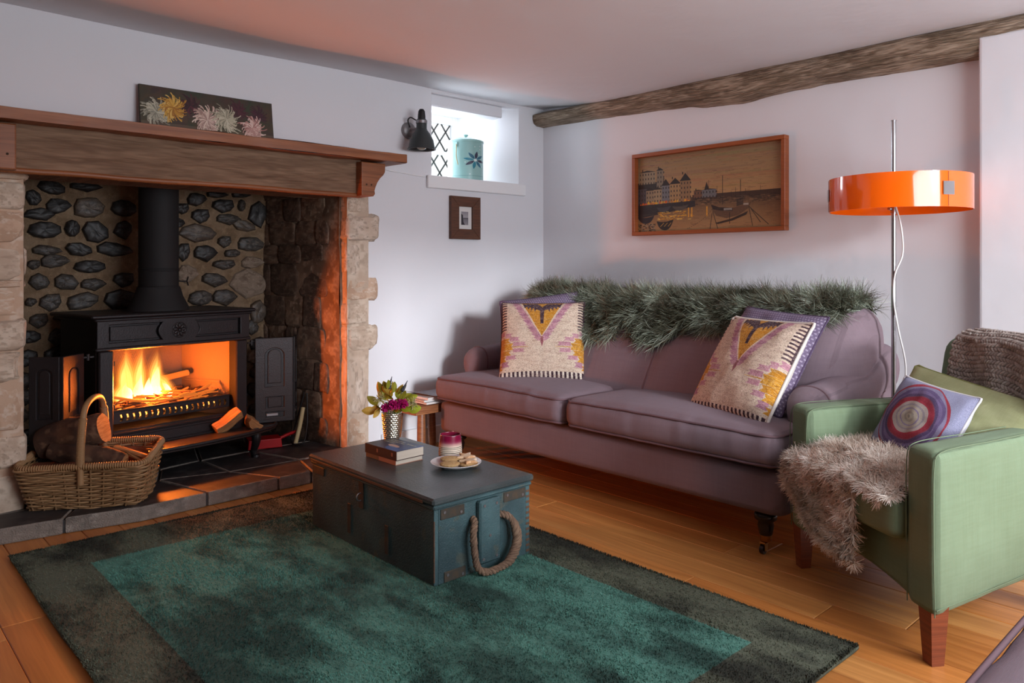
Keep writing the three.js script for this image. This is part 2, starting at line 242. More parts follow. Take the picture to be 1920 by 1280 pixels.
{ // old beam, half in the wall above the sofa
  const yb = [[-.2, 2.0], [0, 1.995], [.5, 1.983], [0.9, 1.968], [1.15, 1.955], [1.3, 1.932], [1.5, 1.922], [1.7, 1.938], [2, 1.945], [2.4, 1.935], [2.8, 1.93], [4.8, 1.93]];
  const at = (x) => { for (let i = 1; i < yb.length; i++) if (x <= yb[i][0]) return lerp(yb[i - 1][1], yb[i][1], smoothstep((x - yb[i - 1][0]) / (yb[i][0] - yb[i - 1][0]), 0, 1)); return 1.93; };
  const g = surf(28, 190, (u, v) => { const x = 0.003 + v * (RX - 0.01), a = u * 2 * Math.PI, cy = (at(x) + 2.085) / 2, hy = (2.085 - at(x)) / 2, hz = 0.088 + (fbm(x * 2, 1, 3, 2) - .5) * 0.035, e = 0.62;
    const c = Math.cos(a), s = Math.sin(a), r = 1 + (fbm(x * 9, c * 2 + 3, s * 2 + 5, 3) - .5) * 0.14 + (vn(x * 3, a * 14, 2) - .5) * 0.05; return V(x, cy + Math.sign(s) * Math.pow(Math.abs(s), e) * hy * r, 0.005 + Math.sign(c) * Math.pow(Math.abs(c), e) * hz * r); }, true);
  for (let i = 0; i < g.attributes.uv.count; i++) g.attributes.uv.setXY(i, g.attributes.uv.getY(i) * RX, g.attributes.uv.getX(i) * 0.55);
  const o = thing('ceiling_beam', 'rough old grey-brown timber beam along the top of the sofa wall', 'beam'); part(o, 'timber', g, mOldBeam);
  const cap = new THREE.CircleGeometry(1, 20); cap.scale(0.10, 0.045, 1); cap.rotateY(-Math.PI / 2); part(o, 'end_grain', uvBox(tr(cap, 0.003, 2.04, 0.005)), mOldBeam);
}
// ---------------------------------------------------------------- fireplace masonry
function stoneGeo(seed, e = 0.45, amp = 0.09, nu = 18, nv = 12) {
  const pw = (x, k) => Math.sign(x) * Math.pow(Math.abs(x), k);
  let g = surf(nu, nv, (u, v) => { const t = (v - 0.5) * Math.PI, p = u * 2 * Math.PI; const d = V(pw(Math.cos(t), e) * pw(Math.cos(p), e), pw(Math.sin(t), e), pw(Math.cos(t), e) * pw(-Math.sin(p), e)); const k = u === 1 ? 0 : u; const q = V(Math.cos(t) * Math.cos(k * 2 * Math.PI), Math.sin(t), Math.cos(t) * Math.sin(k * 2 * Math.PI)); return d.multiplyScalar(1 + (fbm(q.x * 1.6 + seed, q.y * 1.6 + seed * 3, q.z * 1.6 + 9, 3) - 0.5) * 2 * amp * 1.6); }, true);
  return uvBox(g, 0.18, [seed * 0.37, seed * 0.71]);
}
const blockGeos = Array.from({ length: 8 }, (_, i) => stoneGeo(i * 5 + 1, 0.36, 0.10, 24, 16)), flintGeos = Array.from({ length: 10 }, (_, i) => { const R = rng(i * 7 + 2), n = 7 + Math.floor(R() * 3), q = [], el = 0.35; let a = R() * 6.28; for (let k = 0; k < n; k++) { const b = a + (k + (R() - .5) * el) / n * 6.283, r = 0.84 + R() * 0.3; q.push([Math.cos(b) * r, Math.sin(b) * r]); } // broken flint: angular outline, nearly flat face
  const g = surf(n * 4, 6, (u, v) => { const s = u * n, j = Math.floor(s) % n, f = s - Math.floor(s), p = q[j], p2 = q[(j + 1) % n], x = lerp(p[0], p2[0], f), y = lerp(p[1], p2[1], f), k = [1.03, 1.0, 0.95, 0.86, 0.6, 0.3, 0][Math.round(v * 6)], h = [-0.9, 0.1, 0.55, 0.8, 1, 1.05, 1.0][Math.round(v * 6)]; const w = u === 1 ? 0 : u; return V(h + (v > 0.4 ? (fbm(x * k * 2.2 + i * 5, y * k * 2.2, i, 2) - .5) * 0.9 : 0), y * k, x * k * 1); }, true); return uvBox(g, 0.16, [i * 0.37, i * 0.7]); });
const FB = -0.715, SZ0 = 1.525, SZ1 = 1.648;                 // back of the recess; right side wall runs from (0, SZ0) to (FB, SZ1)
{
  const R = rng(77), f = thing('fireplace', 'stone inglenook fireplace with pale corner stones and flint back wall', 'fireplace');
  part(f, 'back_wall', uvBox(noisy(tr(new THREE.BoxGeometry(0.12, 2.3, 1.6, 2, 60, 44), FB - 0.06, 1.16, 2.3), 0.012, 7)), mMortar, 'tan mortar between the flints');
  const st = (name, geo, m, x, y, z, hx, hy, hz, ry = 0, rx = 0) => { const o = part(f, name, geo, m); o.position.set(x, y, z); o.scale.set(hx, hy, hz); o.rotation.set(rx, ry, 0, 'YXZ'); return o; };
  // flints of the back wall where the photograph shows them (centre and size in pixels)
  const A = [[300, 165, 170, 90, 0], [510, 160, 190, 60, 0], [195, 225, 90, 95, 0], [345, 275, 150, 100, 0], [528, 285, 190, 140, 2], [235, 325, 200, 75, 0], [260, 420, 200, 110, 0], [427, 410, 90, 110, 0], [570, 430, 150, 130, 0], [735, 290, 150, 110, 0], [735, 420, 110, 110, 0], [275, 540, 170, 70, 1], [470, 535, 150, 80, 0], [680, 535, 210, 95, 0], [325, 605, 170, 90, 1], [530, 640, 190, 85, 0], [200, 625, 90, 60, 1], [230, 730, 120, 95, 1], [385, 730, 150, 110, 1], [555, 745, 150, 75, 1], [740, 715, 140, 90, 0], [300, 850, 150, 105, 1], [490, 845, 200, 110, 1], [720, 835, 190, 120, 0], [400, 935, 180, 55, 1], [230, 960, 130, 90, 1], [180, 850, 70, 60, 1], [640, 960, 150, 80, 0]].map(([x, y, w, h, m]) => [x / 3.2, 300 + y / 3.2, w / 3.2, h / 3.2, m]);
  const B = [[60, 205, 80, 60, 0], [137, 155, 100, 80, 0], [285, 190, 130, 75, 0], [160, 245, 110, 80, 0], [310, 265, 130, 60, 1], [40, 285, 60, 60, 0], [140, 340, 195, 95, 2], [65, 440, 80, 100, 0], [185, 450, 125, 90, 0], [290, 385, 80, 65, 1], [430, 400, 150, 90, 1], [330, 450, 90, 50, 1], [290, 510, 135, 55, 1], [85, 560, 110, 110, 3], [235, 595, 135, 75, 1], [155, 695, 130, 90, 1], [290, 690, 130, 90, 1], [420, 615, 190, 150, 3], [440, 500, 120, 70, 3], [470, 240, 100, 140, 0], [470, 770, 90, 140, 2], [395, 300, 120, 60, 2], [380, 190, 40, 70, 1], [250, 130, 110, 40, 0], [380, 130, 110, 40, 0]].map(([x, y, w, h, m]) => [320 + x / 2.909, 320 + y / 2.909, w / 2.909, h / 2.909, m]);
  for (const [u, v, w, h, m] of [...A, ...B]) {
    const c = pix(u, v, 'x', FB), s = Math.abs(pix(u + 1, v, 'x', FB).z - c.z), t = Math.abs(pix(u, v + 1, 'x', FB).y - c.y);
    st('flint', flintGeos[Math.floor(R() * 10)], m === 3 ? mPale : mFlint[m], FB + 0.010, c.y, c.z, 0.016, h * t / 2 * 1.0, w * s / 2 * 1.03, 0, (R() - .5) * 0.3);
  }
  for (let i = 0; i < 70; i++) {                              // lower part behind the stove
    const z = 1.72 + (i % 10) * 0.13 + (R() - .5) * 0.05, y = 0.12 + Math.floor(i / 10) * 0.095 + (R() - .5) * 0.03; if (y > 0.72) continue;
    st('flint', flintGeos[Math.floor(R() * 8)], R() < 0.25 ? mPale : mFlint[Math.floor(R() * 3)], FB + 0.008, y, z, 0.015, 0.03 + R() * 0.016, 0.035 + R() * 0.025, 0, (R() - .5) * 0.6);
  }
  // right pillar: corner stones, front face in the wall plane (right edge and heights from the photograph)
  const yAt = (v) => pix(650, v, 'x', 0.01).y, zAt = (u) => pix(u, 500, 'x', 0.01).z;
  const Q = [[364, 399, 679, .17, 0], [399, 451, 711, .12, 1], [452, 517, 678, .16, 1], [517, 566, 711, .19, 2], [566, 609, 691, .14, 0], [609, 658, 708, .17, 0], [658, 779, 691, .20, 1], [779, 846, 694, .17, 2]];
  Q.forEach(([v0, v1, u, d, m], i) => { const y0 = yAt(v1), y1 = yAt(v0), zr = zAt(u), zl = SZ0 + 0.005; const x1 = 0.016 + R() * 0.008; st('corner_stone', blockGeos[i], mQuoin[m], (x1 - d) / 2, (y0 + y1) / 2, (zr + zl) / 2, (x1 + d) / 2, (y1 - y0) / 2 + 0.004, (zl - zr) / 2, 0.03); });
  part(f, 'corner_mortar', uvBox(noisy(tr(new THREE.BoxGeometry(0.3, 1.40, 0.135, 6, 40, 6), -0.138, 0.74, 1.455), 0.006, 14)), mQuoin[0]);
  // left pillar
  const L = [[322, 336, .14, 2], [336, 393, .18, 0], [393, 453, .15, 2], [455, 526, .18, 0], [526, 537, .12, 2], [537, 593, .17, 2], [595, 658, .18, 0], [658, 714, .15, 0], [715, 810, .2, 2], [810, 875, .17, 0], [875, 1000, .2, 0]];
  L.forEach(([v0, v1, d, m], i) => { const y0 = pix(30, v1, 'x', 0.01).y, y1 = pix(30, v0, 'x', 0.01).y, zr = 3.012 + (i % 3) * 0.006, zl = 3.16 + R() * 0.2, x1 = 0.02 + R() * 0.012; st('corner_stone', blockGeos[(i + 3) % 8], mQuoin[m], (x1 - d) / 2, (y0 + y1) / 2, (zr + zl) / 2, (x1 + d) / 2, (y1 - y0) / 2 + 0.004, (zl - zr) / 2); });
  part(f, 'corner_mortar', uvBox(noisy(tr(new THREE.BoxGeometry(0.3, 1.40, 0.26, 6, 40, 6), -0.138, 0.73, 3.155), 0.006, 14)), mQuoin[2]);
  // side walls of the recess
  const ang = Math.atan2(SZ1 - SZ0, FB), side = (name, s0, s1, z0, z1) => {};
  const len = Math.hypot(FB, SZ1 - SZ0), dx = FB / len, dz = (SZ1 - SZ0) / len, ry = Math.atan2(-dz, dx) + Math.PI;
  { const g = new THREE.BoxGeometry(len, 1.9, 0.2, 30, 60, 1); const o = part(f, 'side_wall', uvBox(noisy(g, 0.012, 8)), mSoot[1], 'soot-browned stone side wall'); o.rotation.y = ry; o.position.set(FB / 2 + dx * 0.06, 0.95, (SZ0 + SZ1) / 2 + dz * 0.06 - 0.098); }
  for (let y = 0.06, row = 0; y < 1.55; row++) { const h = 0.10 + R() * 0.10; for (let s = 0.14 + R() * 0.08; s < len + 0.02;) { const w = 0.10 + R() * 0.16; const c = s + w / 2; st('side_stone', blockGeos[Math.floor(R() * 8)], mSoot[Math.floor(R() * 3)], dx * c, y + h / 2, SZ0 + dz * c - 0.012, w / 2 + 0.004, h / 2 + 0.004, 0.018 + R() * 0.012, ry, (R() - .5) * 0.1); s += w; } y += h; }
  { const o = part(f, 'side_wall', uvBox(noisy(new THREE.BoxGeometry(0.7, 1.9, 0.2, 20, 50, 1), 0.012, 8, 5)), mSoot[2]); o.rotation.y = -0.16; o.position.set(-0.44, 0.95, 3.06); }
}
{ // hearth of slate slabs
  const R = rng(5), h = thing('hearth', 'raised dark slate hearth with worn pale front edge', 'hearth'), top = 0.062;
  const xf = (z) => { const k = [[1.38, 0.27], [1.9, 0.295], [2.2, 0.30], [2.65, 0.325], [2.95, 0.27], [3.45, 0.20]]; for (let i = 1; i < k.length; i++) if (z <= k[i][0]) return lerp(k[i - 1][1], k[i][1], (z - k[i - 1][0]) / (k[i][0] - k[i - 1][0])); return 0.2; };
  const cols = [1.40, 1.86, 2.13, 2.44, 2.86, 3.40], rows = [-0.70, -0.28, 0.02, null];
  for (let i = 0; i < cols.length - 1; i++) for (let j = 0; j < 3; j++) {
    const jit = (a, b) => (hsh(a * 7 + 1, b * 13 + 5, 3) - .5) * 0.16, gap = 0.006;
    const Z = (a, b) => cols[a] + (a > 0 && a < cols.length - 1 ? jit(a, b) : 0), X = (a, b) => b === 3 ? xf(Z(a, b)) : rows[b] + (b > 0 ? jit(a + 9, b) * 0.8 : 0);
    const P = [[X(i, j) + gap, Z(i, j) + gap], [X(i, j + 1) - gap, Z(i, j + 1) + gap], [X(i + 1, j + 1) - gap, Z(i + 1, j + 1) - gap], [X(i + 1, j) + gap, Z(i + 1, j) - gap]];
    if (j === 2) { P.splice(2, 0, [xf((P[1][1] + P[2][1]) / 2) - gap + 0.004, (P[1][1] + P[2][1]) / 2]); }
    if (j < 2 && i === 0) for (const p of P) p[1] = Math.max(p[1], 1.5);
    const g = extr(P.map(([x, z]) => [x, -z]), 0.05, 0.006, 2); g.rotateX(-Math.PI / 2); const uv = uvBox(tr(g, 0, top - 0.056 + (R() - .5) * 0.004, 0));
    const o = part(h, 'slab', uv, [mSlate, mSlateEdge]);
  }
  const bed = extr([[-0.70, -1.5], [0.0, -1.42], [0.26, -1.41], ...[1.9, 2.2, 2.65, 2.95, 3.38].map((z) => [xf(z) - 0.012, -z]), [0, -3.38], [-0.70, -3.1]], 0.05, 0); bed.rotateX(-Math.PI / 2); part(h, 'mortar_bed', uvBox(tr(bed, 0, 0.003, 0)), mSlate);
}
{ // mantel: timber lintel, corbels and shelf
  const m = thing('mantel', 'long oak mantel shelf on a dark timber lintel with carved corbels', 'mantel');
  part(m, 'lintel', uvBox(noisy(tr(new THREE.BoxGeometry(0.33, 0.195, 1.93, 3, 8, 60), -0.06, 1.5295, 2.46), 0.006, 6)), mLintel); swapUV(m.children[0].geometry); swapUV(m.children[0].geometry);
  const lipPts = []; for (let i = 0; i <= 40; i++) { const z = 1.50 + i / 40 * 1.92; lipPts.push([0.098 + (vn(z * 9, 2) - .5) * 0.006, 1.434 + (vn(z * 6, 5) - .5) * 0.006, z]); }
  part(m, 'worn_edge', uvBox(tube(lipPts, 0.013, 80, 8)), mMantel, 'orange worn lower edge of lintel');
  const sh = noisy(tr(new THREE.BoxGeometry(0.235, 0.044, 2.22, 4, 3, 90), 0.095, 1.640, 2.38), 0.009, 6, 3); part(m, 'shelf', sh, mMantel);
  const prof = [[0, 0], [0.075, 0], [0.085, 0.012], [0.082, 0.03], [0.088, 0.05], [0.10, 0.075], [0.118, 0.10], [0.138, 0.118], [0.148, 0.135], [0.150, 0.18], [0, 0.18]];
  for (const [z, s, y] of [[1.522, -1, 1.428], [3.075, 1, 1.428]]) { const g = extr(prof.map(([a, b]) => [a * s, b]), 0.16, 0.006, 2); g.rotateY(-Math.PI / 2); const c = part(m, 'corbel', uvBox(tr(g, 0.155, y, z)), mMantel); for (const k of [0.03, 0.06]) part(c, 'peg', tr(cyl(0.005, 0.005, 0.01, 10).rotateZ(Math.PI / 2), 0.157, y + 0.06, z + k * s), mLintel); }
}
// ---------------------------------------------------------------- stove
const HT = 0.062;                                            // top of the hearth
const stoveTurn = 1.735, stoveAt = [-0.203, HT, 2.332];
{
  const s = thing('wood_stove', 'black cast iron stove with open bifold doors and a lit fire', 'stove', stoveAt, stoveTurn);
  const Y = (y) => y - HT;                                   // heights below are above the floor
  const P = (n, g, m = mIron, l) => part(s, n, uvBox(g.attributes.normal ? g : g), m, l);
  // top plate and the band below it
  P('top_plate', tr(cbox(0.836, 0.018, 0.46, 0.006), 0, Y(0.822), -0.21)); P('top_moulding', tr(cbox(0.80, 0.014, 0.43, 0.005), 0, Y(0.807), -0.205));
  const by = 0.678, bh = 0.125, hole = (x0, x1, arc) => { const y0 = 0.022, y1 = bh - 0.02, q = []; q.push([x0, y0], [x0, y1]); if (arc > 0) { for (let i = 0; i <= 6; i++) { const a = i / 6; q.push([x1 - 0.020 * Math.sin(a * Math.PI), y1 - a * (y1 - y0)]); } } else q.push([x1, y1], [x1, y0]); return q; };
  const panel = (sg) => { const q = hole(-0.335, -0.085, 1); return sg > 0 ? q.map(([x, y]) => [-x, y]).reverse() : q; };
  P('band', tr(extr([[-0.388, 0], [0.388, 0], [0.388, bh], [-0.388, bh]], 0.014, 0.003, 2, [panel(-1), panel(1)]), 0, Y(by), -0.014)); P('band_backing', tr(cbox(0.77, bh, 0.02, 0.002), 0, Y(by + bh / 2), -0.03));
  for (const sg of [-1, 1]) { const q = panel(sg).map(([x, y]) => { const cx = 0.21 * sg, cy = bh / 2; return [cx + (x - cx) * 0.93, cy + (y - cy) * 0.8]; }); P('raised_panel', tr(extr(q, 0.006, 0.003, 2), 0, Y(by), -0.016)); }
  const ros = thing('rosette_tmp', '', ''); scene.remove(ros); taken.delete('rosette_tmp');
  const rg = [lathe([[0, 0.006], [0.005, 0.006], [0.007, 0.002], [0.0075, 0]], 16).rotateX(Math.PI / 2)]; for (let i = 0; i < 9; i++) { const a = i / 9 * 2 * Math.PI; const e = new THREE.SphereGeometry(1, 10, 8); e.scale(0.0075, 0.014, 0.006); e.translate(0, 0.021, 0); e.rotateZ(a); rg.push(e); }
  rg.push(new THREE.TorusGeometry(0.037, 0.0025, 6, 32)); P('rosette', tr(merge(rg), 0, Y(by + bh / 2), 0.003));
  // lower moulding of the band, pillars, sides, back
  P('band_moulding', tr(cbox(0.79, 0.016, 0.04, 0.005), 0, Y(0.672), -0.012));
  for (const sg of [-1, 1]) { P('pillar', tr(cbox(0.066, 0.47, 0.03, 0.006), sg * 0.345, Y(0.43), -0.016)); P('pillar', tr(cbox(0.02, 0.47, 0.05, 0.004), sg * 0.322, Y(0.43), -0.045)); P('side_panel', tr(cbox(0.02, 0.62, 0.38, 0.004), sg * 0.37, Y(0.50), -0.22)); }
  const mIn = M({ color: '#6a5546', roughness: 0.75, bumpMap: fineBump, bumpScale: 0.002 });  // firebox lining
  P('back_panel', tr(cbox(0.74, 0.62, 0.02, 0.003), 0, Y(0.50), -0.415)); P('firebox_floor', tr(cbox(0.70, 0.014, 0.40, 0.003), 0, Y(0.262), -0.21));
  P('firebox_back', tr(cbox(0.44, 0.44, 0.014, 0.003), 0, Y(0.48), -0.375), mIn); P('firebox_roof', tr(cbox(0.68, 0.014, 0.38, 0.003), 0, Y(0.69), -0.22), mIronDull);
  for (const sg of [-1, 1]) { const g = cbox(0.014, 0.44, 0.40, 0.003); const o = P('firebox_side', g, mIn); o.position.set(sg * 0.272, Y(0.48), -0.225); o.rotation.y = sg * 0.34; const rib = part(o, 'rib', tr(cbox(0.008, 0.014, 0.24, 0.002), -sg * 0.009, -0.04, -0.02), mIn); }
  // grate front with slots, ash lip
  const slots = []; for (let i = 0; i < 19; i++) { const x = -0.265 + i * 0.0295; slots.push([[x, 0.012], [x + 0.011, 0.012], [x + 0.016, 0.026], [x + 0.012, 0.042], [x + 0.001, 0.042], [x + 0.005, 0.026]]); }
  P('grate_front', tr(extr([[-0.30, 0], [0.30, 0], [0.30, 0.058], [-0.30, 0.058]], 0.008, 0.0015, 1, slots), 0, Y(0.315), -0.055)); for (const sg of [-1, 1]) P('grate_end', tr(cbox(0.01, 0.06, 0.10, 0.002), sg * 0.295, Y(0.345), -0.10));
  P('grate_top_rail', tr(cbox(0.60, 0.008, 0.016, 0.002), 0, Y(0.376), -0.051)); P('grate_bars', merge(Array.from({ length: 12 }, (_, i) => tr(cbox(0.012, 0.012, 0.28, 0.002), -0.26 + i * 0.047, Y(0.318), -0.21))));
  P('ash_lip', tr(cbox(0.63, 0.085, 0.014, 0.004), 0, Y(0.25), -0.02)); P('ash_lip_rib', tr(cbox(0.63, 0.01, 0.012, 0.003), 0, Y(0.278), -0.008));
  // tray with a raised rim, legs
  const tp = []; for (let i = 0; i <= 40; i++) { const a = i / 40 * Math.PI; tp.push([Math.cos(a) * 0.52 * (1 - 0.1 * Math.sin(a)), -0.02 + 0.205 * Math.pow(Math.sin(a), 0.45)]); } const trayPoly = [[0.52, -0.10], ...tp, [-0.52, -0.10]];
  const tg = extr(trayPoly.map(([x, z]) => [x, -z]), 0.012, 0.003, 2); tg.rotateX(-Math.PI / 2); P('ash_tray', tr(tg, 0, Y(0.192), 0), M({ color: '#3b3230', roughness: 0.33, metalness: 0.35 }), 'wide curved iron ash shelf in front of stove');
  P('tray_rim', tube(tp.map(([x, z]) => [x, Y(0.206), z]), 0.009, 80, 8));
  for (const [x, z] of [[-0.36, 0.09], [0.36, 0.09], [-0.34, -0.36], [0.34, -0.36]]) { const g = taperTube([[x, Y(0.20), z], [x, Y(0.165), z + 0.018], [x, Y(0.125), z + 0.010], [x, Y(0.09), z - 0.004], [x, Y(0.066), z + 0.012]], (t) => 0.028 - 0.014 * t + 0.008 * Math.max(0, t - 0.75) * 4, 14, 10); P('leg', merge(g, tr(cyl(0.018, 0.021, 0.01, 12), x, HT - HT + 0.005, z + 0.012))); }
  P('base_plate', tr(cbox(0.76, 0.02, 0.42, 0.004), 0, Y(0.205), -0.21));
  // bifold doors, folded open on both sides
  const leaf = (w, h) => { const arch = (x0, x1, y0, y1) => { const q = [[x0, y0], [x1, y0]]; const r = (x1 - x0) / 2; for (let i = 0; i <= 10; i++) { const a = i / 10 * Math.PI; q.push([(x0 + x1) / 2 + Math.cos(a) * r, y1 - r + Math.sin(a) * r * 0.8]); } return q; };
    const a = arch(w * 0.26, w * 0.76, h * 0.42, h * 0.90), b = [[w * 0.28, h * 0.17], [w * 0.76, h * 0.17], [w * 0.76, h * 0.30], [w * 0.28, h * 0.30]], vent = [[w * .28, h * .06], [w * .76, h * .06], [w * .76, h * .12], [w * .28, h * .12]];
    const sc = (q, k) => { const cx = w * 0.51, cy = q.reduce((t, p) => t + p[1], 0) / q.length; return q.map(([x, y]) => [cx + (x - cx) * k, cy + (y - cy) * (1 - (1 - k) * 0.4)]); };
    return [extr([[0, 0], [w, 0], [w, h], [0, h]], 0.010, 0.003, 2, [a, b, vent]), tr(new THREE.BoxGeometry(w - 0.004, h - 0.004, 0.006), w / 2, h / 2, 0.003), extr(sc(a, 0.72), 0.008, 0.003, 2), extr(sc(b, 0.76), 0.008, 0.003, 2), tr(cbox(w * .3, h * .03, 0.006, 0.001), w * .45, h * .09, 0.010)]; };
  const door = (x, z, turn, w) => { const [frame_, back, p1, p2, vent] = leaf(w, 0.455); const d = P('door_leaf', merge(frame_, back), mIron); d.position.set(x, Y(0.212), z); d.rotation.y = turn; part(d, 'arched_panel', uvBox(p1), mIron); part(d, 'lower_panel', uvBox(p2), mIron); part(d, 'air_vent', vent, mSteel); return d; };
  door(0.418, 0.004, -0.40, 0.20); door(0.605, 0.075, 0.85, 0.15); door(-0.575, 0.085, 0.60, 0.145); door(-0.66, 0.0, -0.75, 0.12);
  for (const [x, y] of [[0.405, 0.645], [0.405, 0.235], [-0.425, 0.645], [-0.425, 0.235]]) P('hinge', merge(tr(cyl(0.008, 0.008, 0.028, 10), x, Y(y), -0.004), tr(cbox(0.05, 0.008, 0.008, 0.001), x, Y(y), -0.004)));
  for (const y of [0.60, 0.40]) P('latch', tr(cbox(0.02, 0.022, 0.014, 0.002), -0.302, Y(y), -0.04));
  P('air_knob', merge(tr(new THREE.SphereGeometry(0.013, 12, 8), 0.405, Y(0.36), -0.06), tr(cyl(0.008, 0.012, 0.05, 10), 0.405, Y(0.325), -0.06)));
  // flue
  P('flue_collar', merge(tr(lathe([[0.15, 0], [0.148, 0.012], [0.118, 0.07], [0.106, 0.112], [0.104, 0.118]], 40).scale(1, 1, 0.85), 0, Y(0.83), -0.2)), mIronDull); P('flue_pipe', tr(cyl(0.094, 0.094, 1.2, 40), 0, Y(1.54), -0.2), mIronDull);
  for (const y of [0.952, 1.03, 1.04]) P('flue_seam', tr(new THREE.TorusGeometry(0.094, 0.003, 6, 48).rotateX(Math.PI / 2), 0, Y(y), -0.2), mIronDull);
  const dm = [tr(cyl(0.003, 0.003, 0.06, 8).rotateZ(Math.PI / 2), 0.12, Y(0.975), -0.2)]; for (let i = 0; i < 3; i++) { const a = i / 3 * 2 * Math.PI + 0.5; const g = cyl(0.0035, 0.0035, 0.026, 8); g.translate(0, 0.013, 0); g.rotateX(a); g.translate(0.15, Y(0.975), -0.2); dm.push(g); } P('damper_handle', merge(dm), mBlack);
}
{ // fire: flames and glowing twigs; its lamp stands in the flames
  const R = rng(21), f = thing('fire', 'bright orange flames on glowing twigs inside the stove', 'fire', stoveAt, stoveTurn), Y = (y) => y - HT;
  const fade = tex(8, 128, (u, v) => { const t = v; return smoothstep(t, 0.0, 0.10) * Math.pow(1 - t, 0.9) * 0.95; }, null, false); fade.wrapT = THREE.ClampToEdgeWrapping;
  const mF = (c, i, o) => M({ color: '#000000', roughness: 1, emissive: c, emissiveIntensity: i, transparent: true, opacity: o, alphaMap: fade, side: THREE.DoubleSide });
  const shells = [[1.5, 1.12, mF(new THREE.Color(1, 0.22, 0.02), 1.5, 0.10)], [1.2, 1.06, mF(new THREE.Color(1, 0.28, 0.03), 2.0, 0.16)], [0.95, 1.0, mF(new THREE.Color(1, 0.36, 0.05), 2.6, 0.24)], [0.7, 0.92, mF(new THREE.Color(1, 0.46, 0.09), 3.2, 0.36)], [0.45, 0.8, mF(new THREE.Color(1, 0.58, 0.15), 4, 0.5)]], core = mF(new THREE.Color(1, 0.72, 0.28), 6, 0.75);
  const flame = (x, z, y0, h, r, lean, seed, mt) => { const p = []; for (let i = 0; i <= 8; i++) { const t = i / 8; p.push([x + lean * t * t + Math.sin(t * 5 + seed) * 0.010 * t, Y(y0 + h * t), z + Math.cos(t * 4 + seed * 2) * 0.008 * t]); }
    const g = taperTube(p, (t, a) => r * Math.pow(Math.sin(Math.PI * Math.pow(clamp(t, 0.004, 0.996), 0.55)), 1.1) * (1 + 0.25 * Math.sin(a * 2 + seed + t * 6)), 36, 16); return part(f, 'flame', g, mt); };
  for (const [x, z, y, h, r, l, sd] of [[-0.175, -0.20, 0.39, 0.24, 0.032, 0.012, 1], [-0.135, -0.22, 0.39, 0.265, 0.03, -0.01, 0.3], [-0.095, -0.21, 0.39, 0.27, 0.03, 0.012, 2.2], [-0.03, -0.19, 0.385, 0.25, 0.036, 0.012, 3.1], [0.0, -0.2, 0.385, 0.21, 0.03, 0.0, 2.5], [-0.205, -0.17, 0.39, 0.13, 0.028, 0.02, 4], [0.04, -0.20, 0.385, 0.13, 0.03, -0.03, 5.5]]) for (const [k, hh, mt] of shells) flame(x, z, y, h * hh, r * k, l, sd, mt);
  for (const [x, z, y, h, r, l, sd] of [[-0.025, -0.18, 0.38, 0.17, 0.03, 0.005, 3.1], [-0.07, -0.16, 0.375, 0.13, 0.02, -0.004, 2], [-0.165, -0.18, 0.39, 0.09, 0.026, -0.01, 1], [0.03, -0.17, 0.385, 0.08, 0.02, -0.02, 5.5], [-0.10, -0.2, 0.39, 0.13, 0.02, 0.0, 4.1]]) flame(x, z, y, h, r, l, sd, core);
  // twigs, embers
  const mTwig = M({ color: '#5c3a22', roughness: 0.9 }), mHot = M({ color: '#7a3410', roughness: 0.9, emissive: new THREE.Color(1, 0.25, 0.03), emissiveIntensity: 0.55 }), mEmber = M({ color: '#ff9040', roughness: 1, emissive: new THREE.Color(1, 0.42, 0.09), emissiveIntensity: 2.2 });
  const tw = [[], []]; for (let i = 0; i < 260; i++) { const x = (R() - .5) * 0.50, z = -0.075 - R() * 0.24, y = 0.345 + R() * 0.085 * (1 - Math.abs(x) * 1.5), a = (R() - .5) * 1.5, L = 0.05 + R() * 0.12, c = Math.cos(a) * L / 2, sn = Math.sin(a) * L / 2, dy = (R() - .5) * 0.03, r = 0.0025 + R() * 0.0045; const cx = clamp(x, -0.27 + Math.abs(c), 0.27 - Math.abs(c)); tw[R() < 0.55 ? 0 : 1].push(taperTube([[cx - c, Y(y - dy), z - sn * 0.5], [cx, Y(y + (R() - .5) * 0.012), z], [cx + c, Y(y + dy), z + sn * 0.5]], () => r, 5, 6)); }
  part(f, 'twig_heap', merge(tw[0]), mTwig).userData.kind = 'stuff'; part(f, 'hot_twig_heap', merge(tw[1]), mHot).userData.kind = 'stuff';
  const em = []; for (let i = 0; i < 90; i++) { const e = new THREE.IcosahedronGeometry(0.006 + R() * 0.012, 1); e.scale(1.4, 0.7, 1); const x = (R() - .5) * 0.5; em.push(tr(e, x, Y(0.33 + R() * 0.03), -0.075 - R() * 0.2)); } part(f, 'embers', merge(em), mEmber).userData.kind = 'stuff';
  part(f, 'burning_branch', taperTube([[-0.29, Y(0.44), -0.08], [-0.16, Y(0.405), -0.075], [-0.02, Y(0.395), -0.07], [0.12, Y(0.405), -0.085], [0.24, Y(0.435), -0.12]], () => 0.007, 20, 8), mHot); part(f, 'burning_stick', uvBox(taperTube([[-0.02, Y(0.46), -0.27], [0.2, Y(0.485), -0.28]], () => 0.016, 6, 6)), mHot);
  const l = new THREE.PointLight(new THREE.Color(1, 0.20, 0.02), 4.0); l.name = 'fire_light'; l.position.set(-0.06, Y(0.45), -0.10); l.castShadow = true; l.shadow.radius = 2.0; f.add(l);
}
